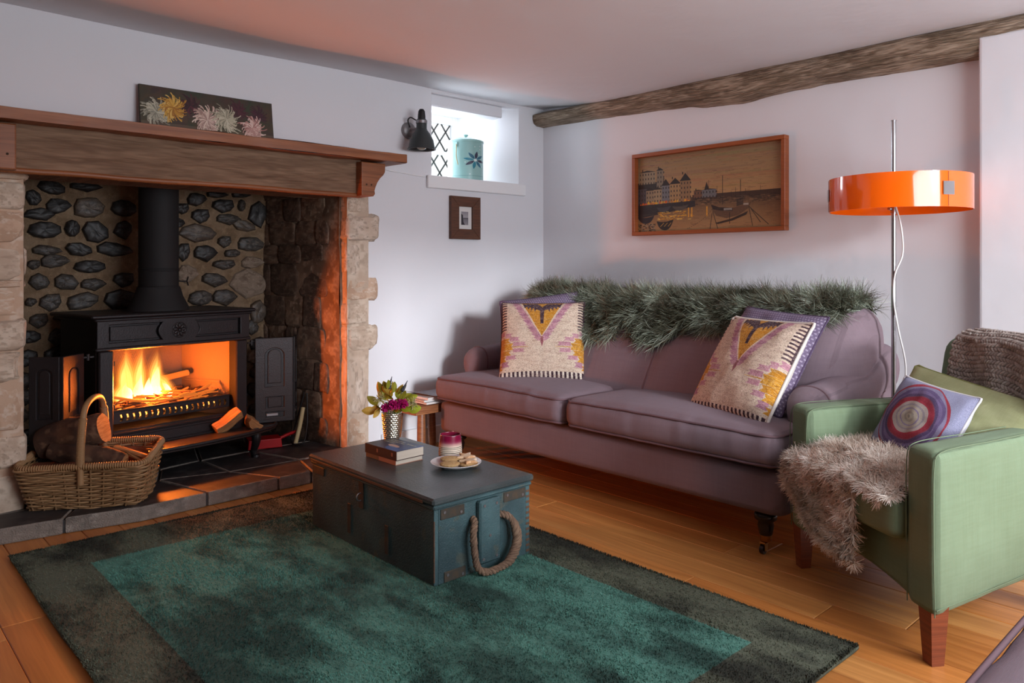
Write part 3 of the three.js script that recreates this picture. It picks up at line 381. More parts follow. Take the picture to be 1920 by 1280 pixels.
function logGeo(L, r, seed, split = 0) {                     // log with rough bark; split > 0 leaves a wedge
  const g = surf(22, 14, (u, v) => { const a = u * 2 * Math.PI, x = (v - .5) * L; let rr = r * (1 + (fbm(Math.cos(a) * 2 + seed, Math.sin(a) * 2, x * 14 + seed, 3) - .5) * 0.3); let y = Math.cos(a) * rr, z = Math.sin(a) * rr; if (split && y > r * 0.15) y = r * 0.15 + (fbm(x * 20, z * 30, seed, 2) - .5) * 0.008; if (split > 1 && z > r * 0.2) z = r * 0.2; const e = (v === 0 || v === 1) ? 0.93 : 1; return V(x, y * e + Math.sin(v * 5 + seed) * 0.006, z * e); }, true);
  const ends = [0, 1].map((k) => { const q = surf(22, 1, (u, v) => { const a = u * 2 * Math.PI; const i = Math.round(u * 22), p = g.attributes.position, o = (k ? 14 * 23 : 0) + i; return v === 0 ? V(p.getX(o), p.getY(o), p.getZ(o)) : V((k - .5) * L, split ? -r * 0.2 : 0, split > 1 ? -r * 0.3 : 0); }); return q; });
  return [uvBox(g), uvBox(merge(ends))];
}
const mBark = M({ map: stoneTex('#5a3c2a', '#3a2419', '#8a6a50', 83, 5), roughness: 0.95, bumpMap: plasterBump, bumpScale: 0.02 });
const mCut = M({ map: woodTex('#b98a5a', '#8a5a34', 87, [0.2, 0.08], 1.5, 1), roughness: 0.85 });
const mCutRed = M({ map: woodTex('#8a4f30', '#5f2f1c', 89, [0.2, 0.08], 1.5, 1), roughness: 0.85 });
function log(label, L, r, seed, split, c, X, Y, group, cut = mCut) { const o = thing('firewood_log', label, 'log', [0, 0, 0], 0, group), [a, b] = logGeo(L, r, seed, split); part(o, 'bark', a, split ? cut : mBark); part(o, 'cut_end', b, cut); return frame(o, c, X, Y); }
{ // two split logs on the stove tray
  const W = (x, y, z) => V(x, 0, z).applyAxisAngle(V(0, 1, 0), stoveTurn).add(V(stoveAt[0], y, stoveAt[2])).toArray(), D = (x, y, z) => V(x, y, z).applyAxisAngle(V(0, 1, 0), stoveTurn).toArray();
  log('split firewood log leaning on the stove tray, lit orange', 0.15, 0.045, 3, 2, W(0.235, 0.262, 0.055), D(0.85, 0.46, 0.1), D(-0.4, 0.8, 0.4));
  log('small split firewood log lying on the stove tray by the right pillar', 0.14, 0.04, 9, 1, W(0.385, 0.236, 0.045), D(0.35, 0.02, -0.9), D(0.4, 0.75, 0.5));
}
{ // red dustpan and a hearth brush leaning behind the tray
  const g = extr([[-0.09, 0], [0.09, 0], [0.085, 0.05], [-0.085, 0.05]], 0.10, 0.004, 2); const o = thing('dustpan', 'red metal dustpan on the hearth under the stove tray', 'dustpan', [-0.37, HT + 0.004, 1.83], 1.3); part(o, 'pan', uvBox(g), M({ color: '#b01018', roughness: 0.35 })); part(o, 'handle', tube([[0.09, 0.04, 0.05], [0.13, 0.055, 0.05], [0.18, 0.07, 0.06]], 0.009, 12, 8), M({ color: '#b01018', roughness: 0.35 }));
  const b = thing('fire_tongs', 'black wire fire tongs with cream bar leaning by the right stove door', 'tongs', [-0.24, HT, 1.66], 0.3);
  part(b, 'wire', merge(tube([[0.0, 0.007, 0.05], [0.04, 0.02, 0.03], [0.02, 0.10, -0.02], [-0.01, 0.28, -0.05]], 0.0045, 24, 6), tube([[0.0, 0.007, 0.05], [-0.05, 0.02, 0.03], [-0.06, 0.12, -0.02], [-0.03, 0.28, -0.05]], 0.0045, 24, 6)), mBlack); part(b, 'bar', taperTube([[-0.005, 0.016, 0.04], [-0.01, 0.12, 0.0], [-0.02, 0.2, -0.03]], (t) => 0.012, 8, 8), M({ color: '#b7a67c', roughness: 0.7 }));
}
{ // wicker log basket
  const R = rng(31), cane = M({ map: woodTex('#b08a62', '#86623f', 93, [0.12, 0.03], 1, 1), roughness: 0.55 }), caneDark = M({ map: woodTex('#94704c', '#6b4c2e', 95, [0.12, 0.03], 1, 1), roughness: 0.6 });
  const b = thing('log_basket', 'brown wicker log basket with tall hoop handle on the hearth', 'basket', [0.074, HT, 2.782], 1.032);
  const hw = 0.225, hd = 0.145, H = (z) => 0.185 + 0.03 * (0.5 - z / (2 * hd)), cr = 0.05;
  const path = (t, grow) => { const w = hw + grow, d = hd + grow, c = cr, seg = [2 * (w - c), Math.PI * c / 2, 2 * (d - c), Math.PI * c / 2]; const tot = 2 * (seg[0] + seg[1] + seg[2] + seg[3]); let s = md(t, 1) * tot;
    const go = [[-(w - c), d, 1, 0, 0], [w - c, d - c, 0, 0, 1], [w, d - c, 0, -1, 0], [w - c, -(d - c), 0, 0, 2], [w - c, -d, -1, 0, 0], [-(w - c), -(d - c), 0, 0, 3], [-w, -(d - c), 0, 1, 0], [-(w - c), d - c, 0, 0, 4]], ls = [seg[0], seg[1], seg[2], seg[3], seg[0], seg[1], seg[2], seg[3]];
    for (let i = 0; i < 8; i++) { if (s <= ls[i] || i === 7) { const [x, z, ux, uz, q] = go[i]; if (!q) return [x + ux * s, z + uz * s]; const a = s / ls[i] * Math.PI / 2, st = [Math.PI / 2, 0, -Math.PI / 2, Math.PI][q - 1]; return [x + Math.cos(st - a) * c, z + Math.sin(st - a) * c]; } s -= ls[i]; } };
  const NS = 30, rows = 20;
  for (let k = 0; k < rows; k++) { const pts = []; const N = NS * 6; for (let i = 0; i < N; i++) { const t = i / N, yy = k / (rows - 1); const [ , z0] = path(t, 0); const bulge = -0.012 + 0.03 * yy + 0.010 * Math.sin(t * 26 + 1) * yy, wob = Math.sin(t * NS * Math.PI * 2 / 2 + k * Math.PI) * 0.0048; const [x, z] = path(t, bulge + wob); pts.push(V(x, 0.008 + yy * (H(z0) - 0.02) + Math.sin(t * 19 + k) * 0.0015 + 0.006 * Math.sin(t * 26 + 1) * (1 - yy), z)); } part(b, 'weaver', new THREE.TubeGeometry(new THREE.CatmullRomCurve3(pts, true), N * 1, 0.0046, 5, true), k % 5 === 2 ? caneDark : cane); }
  for (let i = 0; i < NS; i++) { const t = (i + 0.5) / NS, [x0, z0] = path(t, -0.012), [x1, z1] = path(t, 0.017); part(b, 'stake', tube([[x0, 0.004, z0], [(x0 + x1) / 2, H(z0) / 2, (z0 + z1) / 2], [x1, H(z1) - 0.004, z1]], 0.0042, 6, 5), caneDark); }
  const rim = []; for (let i = 0; i < 90; i++) { const [x, z] = path(i / 90, 0.018); rim.push(V(x, H(z) - 0.003, z)); } part(b, 'rim', new THREE.TubeGeometry(new THREE.CatmullRomCurve3(rim, true), 140, 0.011, 8, true), cane);
  const wraps = []; const rc = new THREE.CatmullRomCurve3(rim, true); for (let i = 0; i < 170; i++) { const p = rc.getPointAt(i / 170), t = rc.getTangentAt(i / 170); const g = new THREE.TorusGeometry(0.0118, 0.0028, 5, 10); g.applyQuaternion(new THREE.Quaternion().setFromUnitVectors(V(0, 0, 1), t)); wraps.push(tr(g, p.x, p.y, p.z)); } part(b, 'rim_binding', merge(wraps), cane).userData.kind = 'stuff';
  part(b, 'bottom', uvBox(tr(new THREE.BoxGeometry(0.40, 0.008, 0.25), 0, 0.006, 0)), caneDark);
  const hp = [[0, H(hd) - 0.08, hd + 0.012], [0, H(hd) + 0.03, hd + 0.016], [0, 0.33, hd - 0.005], [0, 0.405, hd * 0.72], [0, 0.432, 0.0], [0, 0.41, -hd * 0.72], [0, 0.34, -hd], [0, H(-hd) - 0.05, -hd - 0.01]]; part(b, 'handle', tube(hp, 0.0125, 60, 10), cane);
  const hc = new THREE.CatmullRomCurve3(hp.map((p) => V(...p))), hb = []; for (let i = 0; i < 46; i++) for (const t of [0.1 + i * 0.0052, 0.92 - i * 0.004]) { const p = hc.getPointAt(t), q = hc.getTangentAt(t), g = new THREE.TorusGeometry(0.0135, 0.003, 5, 12); g.applyQuaternion(new THREE.Quaternion().setFromUnitVectors(V(0, 0, 1), q)); hb.push(tr(g, p.x, p.y, p.z)); } part(b, 'handle_binding', merge(hb), cane).userData.kind = 'stuff';
  // what lies in it
  const W = (x, y, z) => V(x, 0, z).applyAxisAngle(V(0, 1, 0), 1.032).add(V(0.074, y, 2.782)).toArray(), D = (x, y, z) => V(x, y, z).applyAxisAngle(V(0, 1, 0), 1.032).toArray(), G = 'logs in the wicker basket';
  log('bark covered log at the bottom of the wicker basket', 0.30, 0.06, 4, 0, W(-0.05, HT + 0.085, 0.03), D(1, 0.03, 0.05), D(0, 1, 0), G);
  log('dark knobbly log lying topmost in the wicker basket', 0.26, 0.068, 12, 0, W(-0.085, 0.335, -0.015), D(0.93, 0.25, 0.1), D(-.2, 1, 0), G);
  log('long slanting brown log under the basket handle', 0.30, 0.045, 17, 0, W(-0.01, 0.255, 0.035), D(0.94, -0.24, 0.12), D(0.2, 1, 0), G);
  log('thick log at the open end of the wicker basket', 0.22, 0.055, 23, 1, W(0.09, 0.235, -0.06), D(0.8, -0.1, -0.5), D(0.1, 1, 0.2), G, mCutRed);
  log('flat split log lying along the front rim of the basket', 0.24, 0.048, 29, 1, W(-0.11, 0.225, 0.055), D(1, 0.05, 0.1), D(0, 1, 0.2), G, mCutRed);
  for (const [c, X, n] of [[W(0.17, 0.245, 0.03), D(0.75, -0.33, 0.5), 1], [W(0.155, 0.262, 0.02), D(0.85, -0.2, 0.4), 2]]) { const o = single('kindling_stick', n === 1 ? 'pale split kindling stick poking over the basket end' : 'pale kindling stick lying across the other at the basket end', 'stick', uvBox(cbox(0.17, 0.012, 0.024, 0.002, 0.006, R)), mCut, [0, 0, 0], 0, 'kindling at the basket end'); frame(o, c, X, [0, 1, 0]); }
}
// ---------------------------------------------------------------- rug
{
  const r = thing('rug', 'dark green rug with teal centre and olive border', 'rug'), x0 = 0.43, x1 = 2.77, z0 = 1.557, z1 = 3.145, R = rng(3);
  const col = (x, z) => { const inn = x > 0.70 && x < 2.565 && z > 1.76 && z < 2.945; const n = fbm(x * 2.6, z * 5.2, 3, 4), m = fbm(x * 7, z * 15, 8, 3), g = fbm(x * 40, z * 40, 5, 2); const k = clamp(0.5 + (n - .5) * 2.6 + (m - .5) * 1.5 + (g - .5) * 0.5, 0, 1); return inn ? mix3(C8('#28453d'), C8('#558678'), k) : mix3(C8('#2a2b22'), C8('#5d6150'), k); };
  const t = tex(1170, 794, (u, v) => { const c = col(lerp(x0, x1, u), lerp(z0, z1, v)), g = (R() - .5) * 0.10; return [c[0] + g, c[1] + g, c[2] + g]; });
  const g = softBox(x1 - x0, 0.014, z1 - z0, 0.006, [90, 2, 60], (q) => { if (q.y > 0) q.y += (fbm(q.x * 6, q.z * 10, 1, 3) - .5) * 0.0035; q.x += (vn(q.z * 5, 1) - .5) * 0.008 * Math.sign(q.x); q.z += (vn(q.x * 5, 4) - .5) * 0.006 * Math.sign(q.z); }); g.translate((x0 + x1) / 2, 0.007, (z0 + z1) / 2);
  const p = g.attributes.position, uv = g.attributes.uv; for (let i = 0; i < p.count; i++) uv.setXY(i, (p.getX(i) - x0) / (x1 - x0), (p.getZ(i) - z0) / (z1 - z0));
  part(r, 'backing', g, MP({ map: t, roughness: 1, sheen: 0.25, sheenRoughness: 0.6, sheenColor: new THREE.Color('#9fb5a8') }));
  const bl = new THREE.BufferGeometry().setFromPoints([V(-0.0016, 0, 0), V(0.0016, 0, 0), V(0.0004, 0.0062, 0.0015)]); bl.computeVertexNormals();
  const N = 190000, pile = new THREE.InstancedMesh(bl, M({ color: '#ffffff', roughness: 1, side: THREE.DoubleSide }), N), q = new THREE.Object3D(), c = new THREE.Color();
  for (let i = 0; i < N; i++) { let x, z; if (i < 14000) { const e = i % 4, s = R(), o = 0.004 + (R() - .5) * 0.010; if (e < 2) { x = lerp(x0, x1, s); z = e ? z0 + o : z1 - o; } else { z = lerp(z0, z1, s); x = e === 2 ? x0 + o : x1 - o; } } else { x = lerp(x0, x1, R()); z = lerp(z0, z1, R()); }
    const nn = fbm(x * 2.6, z * 5.2, 3, 2); q.position.set(x, 0.0125, z); q.rotation.set((R() - .5) * 0.9 + (nn - .5) * 2.2, R() * 6.28, (R() - .5) * 0.9); q.scale.setScalar(0.7 + R() * 0.6); q.updateMatrix(); pile.setMatrixAt(i, q.matrix); const k = col(x, z), b = 1.0 + (R() - .5) * 0.35; c.setRGB(k[0] * b, k[1] * b, k[2] * b, THREE.SRGBColorSpace); pile.setColorAt(i, c); }
  pile.name = 'pile'; pile.userData.kind = 'stuff'; r.add(pile);
}
const RUG = 0.0145;
{ // chest used as a table
  const pt = (a, b, s) => tex(512, 512, (u, v) => { const n = fbm(u * 5, v * 5, s, 4, 5), w = vn(u * 24, v * 6, s + 3, 0), sc = fbm(u * 12, v * 12, s + 8, 3, 12); return mix3(mix3(C8(a), C8(b), clamp(0.5 + (n - .5) * 1.6 + (w - .5) * 0.3, 0, 1)), C8('#6b5a45'), smoothstep(sc, 0.72, 0.8) * 0.35); }, [0.7, 0.7]);
  const mC = M({ map: pt('#2f4145', '#466063', 3), roughness: 0.42, bumpMap: fineBump, bumpScale: 0.0012 }), mTop = M({ map: pt('#32393a', '#454c4d', 9), roughness: 0.33, bumpMap: fineBump, bumpScale: 0.0008 }), mBr = M({ map: stoneTex('#45403a', '#38342f', '#5d4a38', 63, 6), roughness: 0.55, metalness: 0.35 }), mWorn = M({ map: woodTex('#6a4a36', '#463429', 65, [0.3, 0.05], 1, 1), roughness: 0.6 });
  const c = thing('wooden_chest', 'old blue-green painted wooden chest with rope handle, used as coffee table', 'chest', [1.272, RUG, 1.969]), w = 0.808, d = 0.43, h = 0.285 - RUG + 0.015;
  const P = (n, g, m = mC, l) => part(c, n, g, m, l), bh = 0.245;
  P('front_panel', tr(cbox(w, bh, 0.018, 0.0015), 0, bh / 2, d / 2 - 0.009)); P('rear_panel', tr(cbox(w, bh, 0.018, 0.0015), 0, bh / 2, -d / 2 + 0.009)); P('end_panel', tr(cbox(0.018, bh, d - 0.0362, 0.001), w / 2 - 0.009, bh / 2, 0)); P('end_panel', tr(cbox(0.018, bh, d - 0.0362, 0.001), -w / 2 + 0.009, bh / 2, 0)); P('bottom', tr(cbox(w - 0.02, 0.012, d - 0.02, 0.002), 0, 0.007, 0));
  P('lid_edge', tr(cbox(w + 0.012, 0.014, d + 0.012, 0.004), 0, bh + 0.008, 0), mC); P('lid', tr(cbox(w + 0.026, 0.024, d + 0.026, 0.007), 0, bh + 0.0285, 0), mTop);
  P('lid_wear', tr(cbox(w - 0.05, 0.010, 0.004, 0.0015), -0.02, bh + 0.021, d / 2 + 0.0125), mWorn, 'bare worn wood along the lid edge');
  const X = w / 2, Z = d / 2;
  P('cleat', tr(cbox(0.024, 0.215, 0.094, 0.006), X + 0.012, 0.135, -0.008), mC);
  const scr = (x, y, z, axis) => { const g = cyl(0.005, 0.005, 0.003, 12); if (axis === 'x') g.rotateZ(Math.PI / 2); else g.rotateX(Math.PI / 2); return tr(g, x, y, z); };
  for (const [y, z] of [[0.225, 0.02], [0.225, -0.035], [0.12, -0.005], [0.045, 0.025], [0.045, -0.035]]) P('screw', scr(X + 0.0245, y, z, 'x'), mSteel);
  for (const [y, z, l] of [[0.226, 0.14, 0.10], [0.226, -0.14, 0.105], [0.018, 0.13, 0.09]]) { const b = P('bracket', tr(cbox(0.004, 0.034, l, 0.001), X + 0.001, y, z), mBr); for (const k of [-0.35, 0.35]) part(b, 'screw', scr(X + 0.0035, y + (k > 0 ? 0.006 : -0.006), z + k * l, 'x'), mSteel); }
  for (let i = 0; i < 12; i++) { P('finger_joint', tr(cbox(0.004, 0.009, 0.017, 0.0005), X - 0.0015, 0.012 + i * 0.0195, -Z + 0.0092), mWorn); }
  P('corner_edge', tr(cbox(0.005, 0.20, 0.005, 0.0015), X - 0.001, 0.11, Z - 0.001), mWorn);
  const hs = P('hasp', tr(cbox(0.032, 0.105, 0.004, 0.001), -0.035, 0.205, Z + 0.002), mBr); part(hs, 'staple', tr(new THREE.TorusGeometry(0.014, 0.003, 6, 16).rotateY(Math.PI / 2).scale(1, 1, 1), -0.035, 0.195, Z + 0.008), mSteel);
  for (const [x, y0, y1] of [[0.13, 0.03, 0.13], [-0.12, 0.04, 0.15]]) P('strap', tr(cbox(0.022, y1 - y0, 0.004, 0.001), x, (y0 + y1) / 2, Z + 0.001), mBr); P('bracket', tr(cbox(0.09, 0.03, 0.004, 0.001), -X + 0.05, 0.228, Z + 0.001), mBr);
  // rope handle of three twisted strands
  const px = [[-0.002, 0.183, 0.052], [0.022, 0.178, 0.062], [0.032, 0.150, 0.076], [0.036, 0.085, 0.074], [0.042, 0.028, 0.062], [0.05, 0.013, 0.035], [0.053, 0.013, -0.015], [0.05, 0.024, -0.07], [0.043, 0.075, -0.112], [0.036, 0.135, -0.108], [0.027, 0.172, -0.080], [0.0, 0.180, -0.048]].map(([x, y, z]) => V(X + x, y, z));
  const cv = new THREE.CatmullRomCurve3(px), fr = cv.computeFrenetFrames(160, false), mR = M({ map: stoneTex('#a5846a', '#7e6150', '#c2a58a', 67, 8), roughness: 0.95, bumpMap: fineBump, bumpScale: 0.002 }), rope = P('rope_handle', cyl(0.001, 0.001, 0.001, 3).translate(X, 0.18, 0), mR, 'frayed brown twisted rope handle');
  for (let s = 0; s < 3; s++) { const q = []; for (let i = 0; i <= 160; i++) { const t = i / 160, a = t * 2 * Math.PI * 13 + s * 2.094, rr = 0.0062 * (1 + 0.35 * smoothstep(t, 0.5, 0.62) * (1 - smoothstep(t, 0.8, 0.88))); q.push(cv.getPointAt(t).addScaledVector(fr.normals[i], Math.cos(a) * rr).addScaledVector(fr.binormals[i], Math.sin(a) * rr)); } part(rope, 'strand', taperTube(q, (t) => 0.0068 * (1 + 0.45 * smoothstep(t, 0.5, 0.62) * (1 - smoothstep(t, 0.8, 0.88)) + 0.1 * Math.sin(t * 90)), 220, 6), mR); }
}
const TOP = RUG + 0.245 + 0.0405 + 0.0005;
// ---------------------------------------------------------------- things on the chest
{
  const pages = M({ map: tex(64, 256, (u, v) => mix3(C8('#d8cbbb'), C8('#bfae9c'), vn(3, v * 128, 2) * 0.8), [0.1, 0.03]), roughness: 0.9 });
  const cover = canvasTex(512, 340, (c, w, h) => { c.fillStyle = '#1a2440'; c.fillRect(0, 0, w, h); let g = c.createLinearGradient(0, 0, w, 0); g.addColorStop(0, '#14161f'); g.addColorStop(0.5, '#1b2a52'); g.addColorStop(1, '#2a4a86'); c.fillStyle = g; c.fillRect(0, 0, w, h); c.fillStyle = '#c9a28e'; c.beginPath(); c.ellipse(300, 210, 90, 34, 0.1, 0, 7); c.fill(); c.fillStyle = '#2d5a9a'; c.beginPath(); c.ellipse(380, 290, 120, 50, 0.2, 0, 7); c.fill(); const R = rng(9); for (const [x, y, n] of [[60, 40, 9], [60, 82, 11], [60, 126, 7], [340, 60, 6]]) for (let i = 0; i < n; i++) { c.fillStyle = ['#d8cf9a', '#b9b36a', '#cfd6dd'][i % 3]; c.fillRect(x + i * 24, y + R() * 5, 5, 24); c.fillRect(x + i * 24 + (R() < .5 ? 0 : 9), y + R() * 14, 14, 5); c.fillRect(x + i * 24 + 13, y + R() * 5, 4, 20); } });
  const mCov = M({ map: cover, roughness: 0.35 }), mSpine = M({ color: '#3a1a1c', roughness: 0.45 }), mPink = M({ color: '#b9826c', roughness: 0.6 }), mTan = M({ color: '#7a6552', roughness: 0.6 });
  const book = (label, y, t, L, D, cov, sp, turn, px, pz) => { const b = thing('paperback_book', label, 'book', [px, y, pz], turn, 'paperbacks on the chest'); part(b, 'pages', uvBox(tr(cbox(L - 0.004, t - 0.003, D - 0.004, 0.0008), 0, t / 2, 0)), pages); const g = new THREE.BoxGeometry(L, 0.0016, D); part(b, 'cover', tr(g, 0, t - 0.0008, 0), cov); part(b, 'rear_cover', uvBox(tr(new THREE.BoxGeometry(L, 0.0014, D), 0, 0.0007, 0)), sp); part(b, 'spine', uvBox(tr(cbox(L, t, 0.002, 0.0006), 0, t / 2, D / 2)), sp); return b; };
  const b1 = book('thin paperback with pinkish spine lying under the blue book', TOP, 0.018, 0.20, 0.128, mTan, mPink, 0.02, 1.152, 1.984); part(b1, 'spine_band', tr(cbox(0.085, 0.0165, 0.0008, 0.0002), -0.057, 0.009, 0.0654), mTan);
  const b2 = book('thick dark blue paperback with printed cover on top of thin book', TOP + 0.0183, 0.036, 0.205, 0.132, mCov, mSpine, 0.045, 1.155, 1.986); for (const x of [-0.02, 0.075]) part(b2, 'spine_motif', tr(cbox(0.010, 0.014, 0.0006, 0.0002), x, 0.02, 0.0673), M({ color: '#a0664c', roughness: 0.6 }));
}
{ // mug
  const mt = tex(8, 256, (u, v) => { const t = v; if (t > 0.86) return C8('#7a1734'); let c = mix3(C8('#e6d3bd'), C8('#b98a86'), smoothstep(t, 0.45, 0.62)); c = mix3(c, C8('#7a1236'), smoothstep(t, 0.58, 0.76)); for (const l of [0.07, 0.15, 0.23, 0.31, 0.39, 0.46]) if (Math.abs(t - l) < 0.011) return C8('#2f2a33'); return c; });
  const prof = [[0, 0.002], [0.044, 0.002], [0.0475, 0.005], [0.0465, 0.03], [0.044, 0.06], [0.0415, 0.083], [0.0412, 0.086], [0.0395, 0.0865], [0.0385, 0.083], [0.041, 0.05], [0.042, 0.012], [0, 0.010]];
  const g = lathe(prof, 48); const p = g.attributes.position, uv = g.attributes.uv; for (let i = 0; i < p.count; i++) { const r = Math.hypot(p.getX(i), p.getZ(i)); const k = i % prof.length; uv.setXY(i, 0.5, k >= 7 ? 0.95 : clamp(p.getY(i) / 0.087, 0.01, 0.84)); }
  const m = thing('mug', 'burgundy and cream banded pottery mug behind the plate of pies', 'mug', [1.272, TOP, 1.80]); part(m, 'body', g, MP({ map: mt, roughness: 0.2, clearcoat: 0.5 }));
  part(m, 'handle', tube([[0.0, 0.070, -0.043], [-0.008, 0.078, -0.063], [-0.012, 0.055, -0.078], [-0.008, 0.03, -0.066], [0, 0.022, -0.046]], 0.0065, 20, 8).rotateY(0.62), MP({ color: '#c9a08c', roughness: 0.25, clearcoat: 0.5 }));
  part(m, 'drink', tr(new THREE.CircleGeometry(0.0395, 32).rotateX(-Math.PI / 2), 0, 0.066, 0), M({ color: '#5a3a2a', roughness: 0.1 }));
}
{ // plate of pies
  const px = 1.418, pz = 1.888; const g = lathe([[0, 0.004], [0.052, 0.004], [0.056, 0.006], [0.075, 0.013], [0.094, 0.022], [0.096, 0.0235], [0.0945, 0.025], [0.075, 0.016], [0.055, 0.009], [0, 0.0075]], 56);
  single('plate', 'small white china plate with four pies on the chest', 'plate', g, MP({ color: '#e3dedd', roughness: 0.15, clearcoat: 0.6 }), [px, TOP - 0.0035, pz]);
  const crust = M({ map: stoneTex('#d9b47e', '#c9965a', '#e8d0a2', 97, 6), roughness: 0.8, bumpMap: fineBump, bumpScale: 0.001 }), sugar = M({ map: stoneTex('#dcc0a0', '#c99566', '#ece4de', 99, 7), roughness: 0.8 }), foil = M({ color: '#c9ced6', roughness: 0.3, metalness: 0.9 });
  const pie = (label, x, y, z, star, tilt = [0, 0, 0], cup = true) => { const o = thing('mince_pie', label, 'pie', [x, y, z], 0, 'pies on the plate'); o.rotation.set(...tilt);
    if (cup) part(o, 'foil_cup', surf(48, 2, (u, v) => { const a = u * 2 * Math.PI, r = lerp(0.023, 0.033, v) * (1 + 0.02 * Math.sin(a * 24)); return V(Math.cos(a) * r, 0.0006 + v * 0.013, Math.sin(a) * r); }, true), foil); 
    part(o, 'crust', surf(48, 6, (u, v) => { const a = u * 2 * Math.PI, w = 1 + 0.045 * Math.cos(a * 16); const R0 = [[0.028, 0.010], [0.034, 0.013], [0.0365, 0.017], [0.035, 0.0205], [0.028, 0.022], [0.015, 0.0235], [0, 0.024]][Math.round(v * 6)]; return V(Math.cos(a) * R0[0] * (v < 0.6 ? w : 1), R0[1] - (cup ? 0 : 0.0095), Math.sin(a) * R0[0] * (v < 0.6 ? w : 1)); }, true), crust);
    if (star) { const q = []; for (let i = 0; i < 10; i++) { const a = i / 10 * 2 * Math.PI + 0.3, r = i % 2 ? 0.019 : 0.037; q.push([Math.cos(a) * r, Math.sin(a) * r]); } const sg = extr(q, 0.004, 0.003, 2); sg.rotateX(-Math.PI / 2); part(o, 'pastry_star', uvBox(tr(sg, 0, (cup ? 0.024 : 0.0145) + 0.002, 0)), sugar); }
    return o; };
  const y = TOP + 0.0042;
  pie('round pastry pie in a foil cup at the front of the plate', px + 0.016, y, pz + 0.042, false); pie('round pastry pie in front of the mug', px - 0.035, y + 0.002, pz + 0.0, false);
  pie('sugared star-topped pie lying flat on the plate', px + 0.038, y + 0.001, pz - 0.032, true, [0, 0, 0], false); pie('sugared star-topped pie tilted on the far side of plate', px - 0.008, y + 0.006, pz - 0.055, true, [0.12, 0.4, -0.1], false);
}
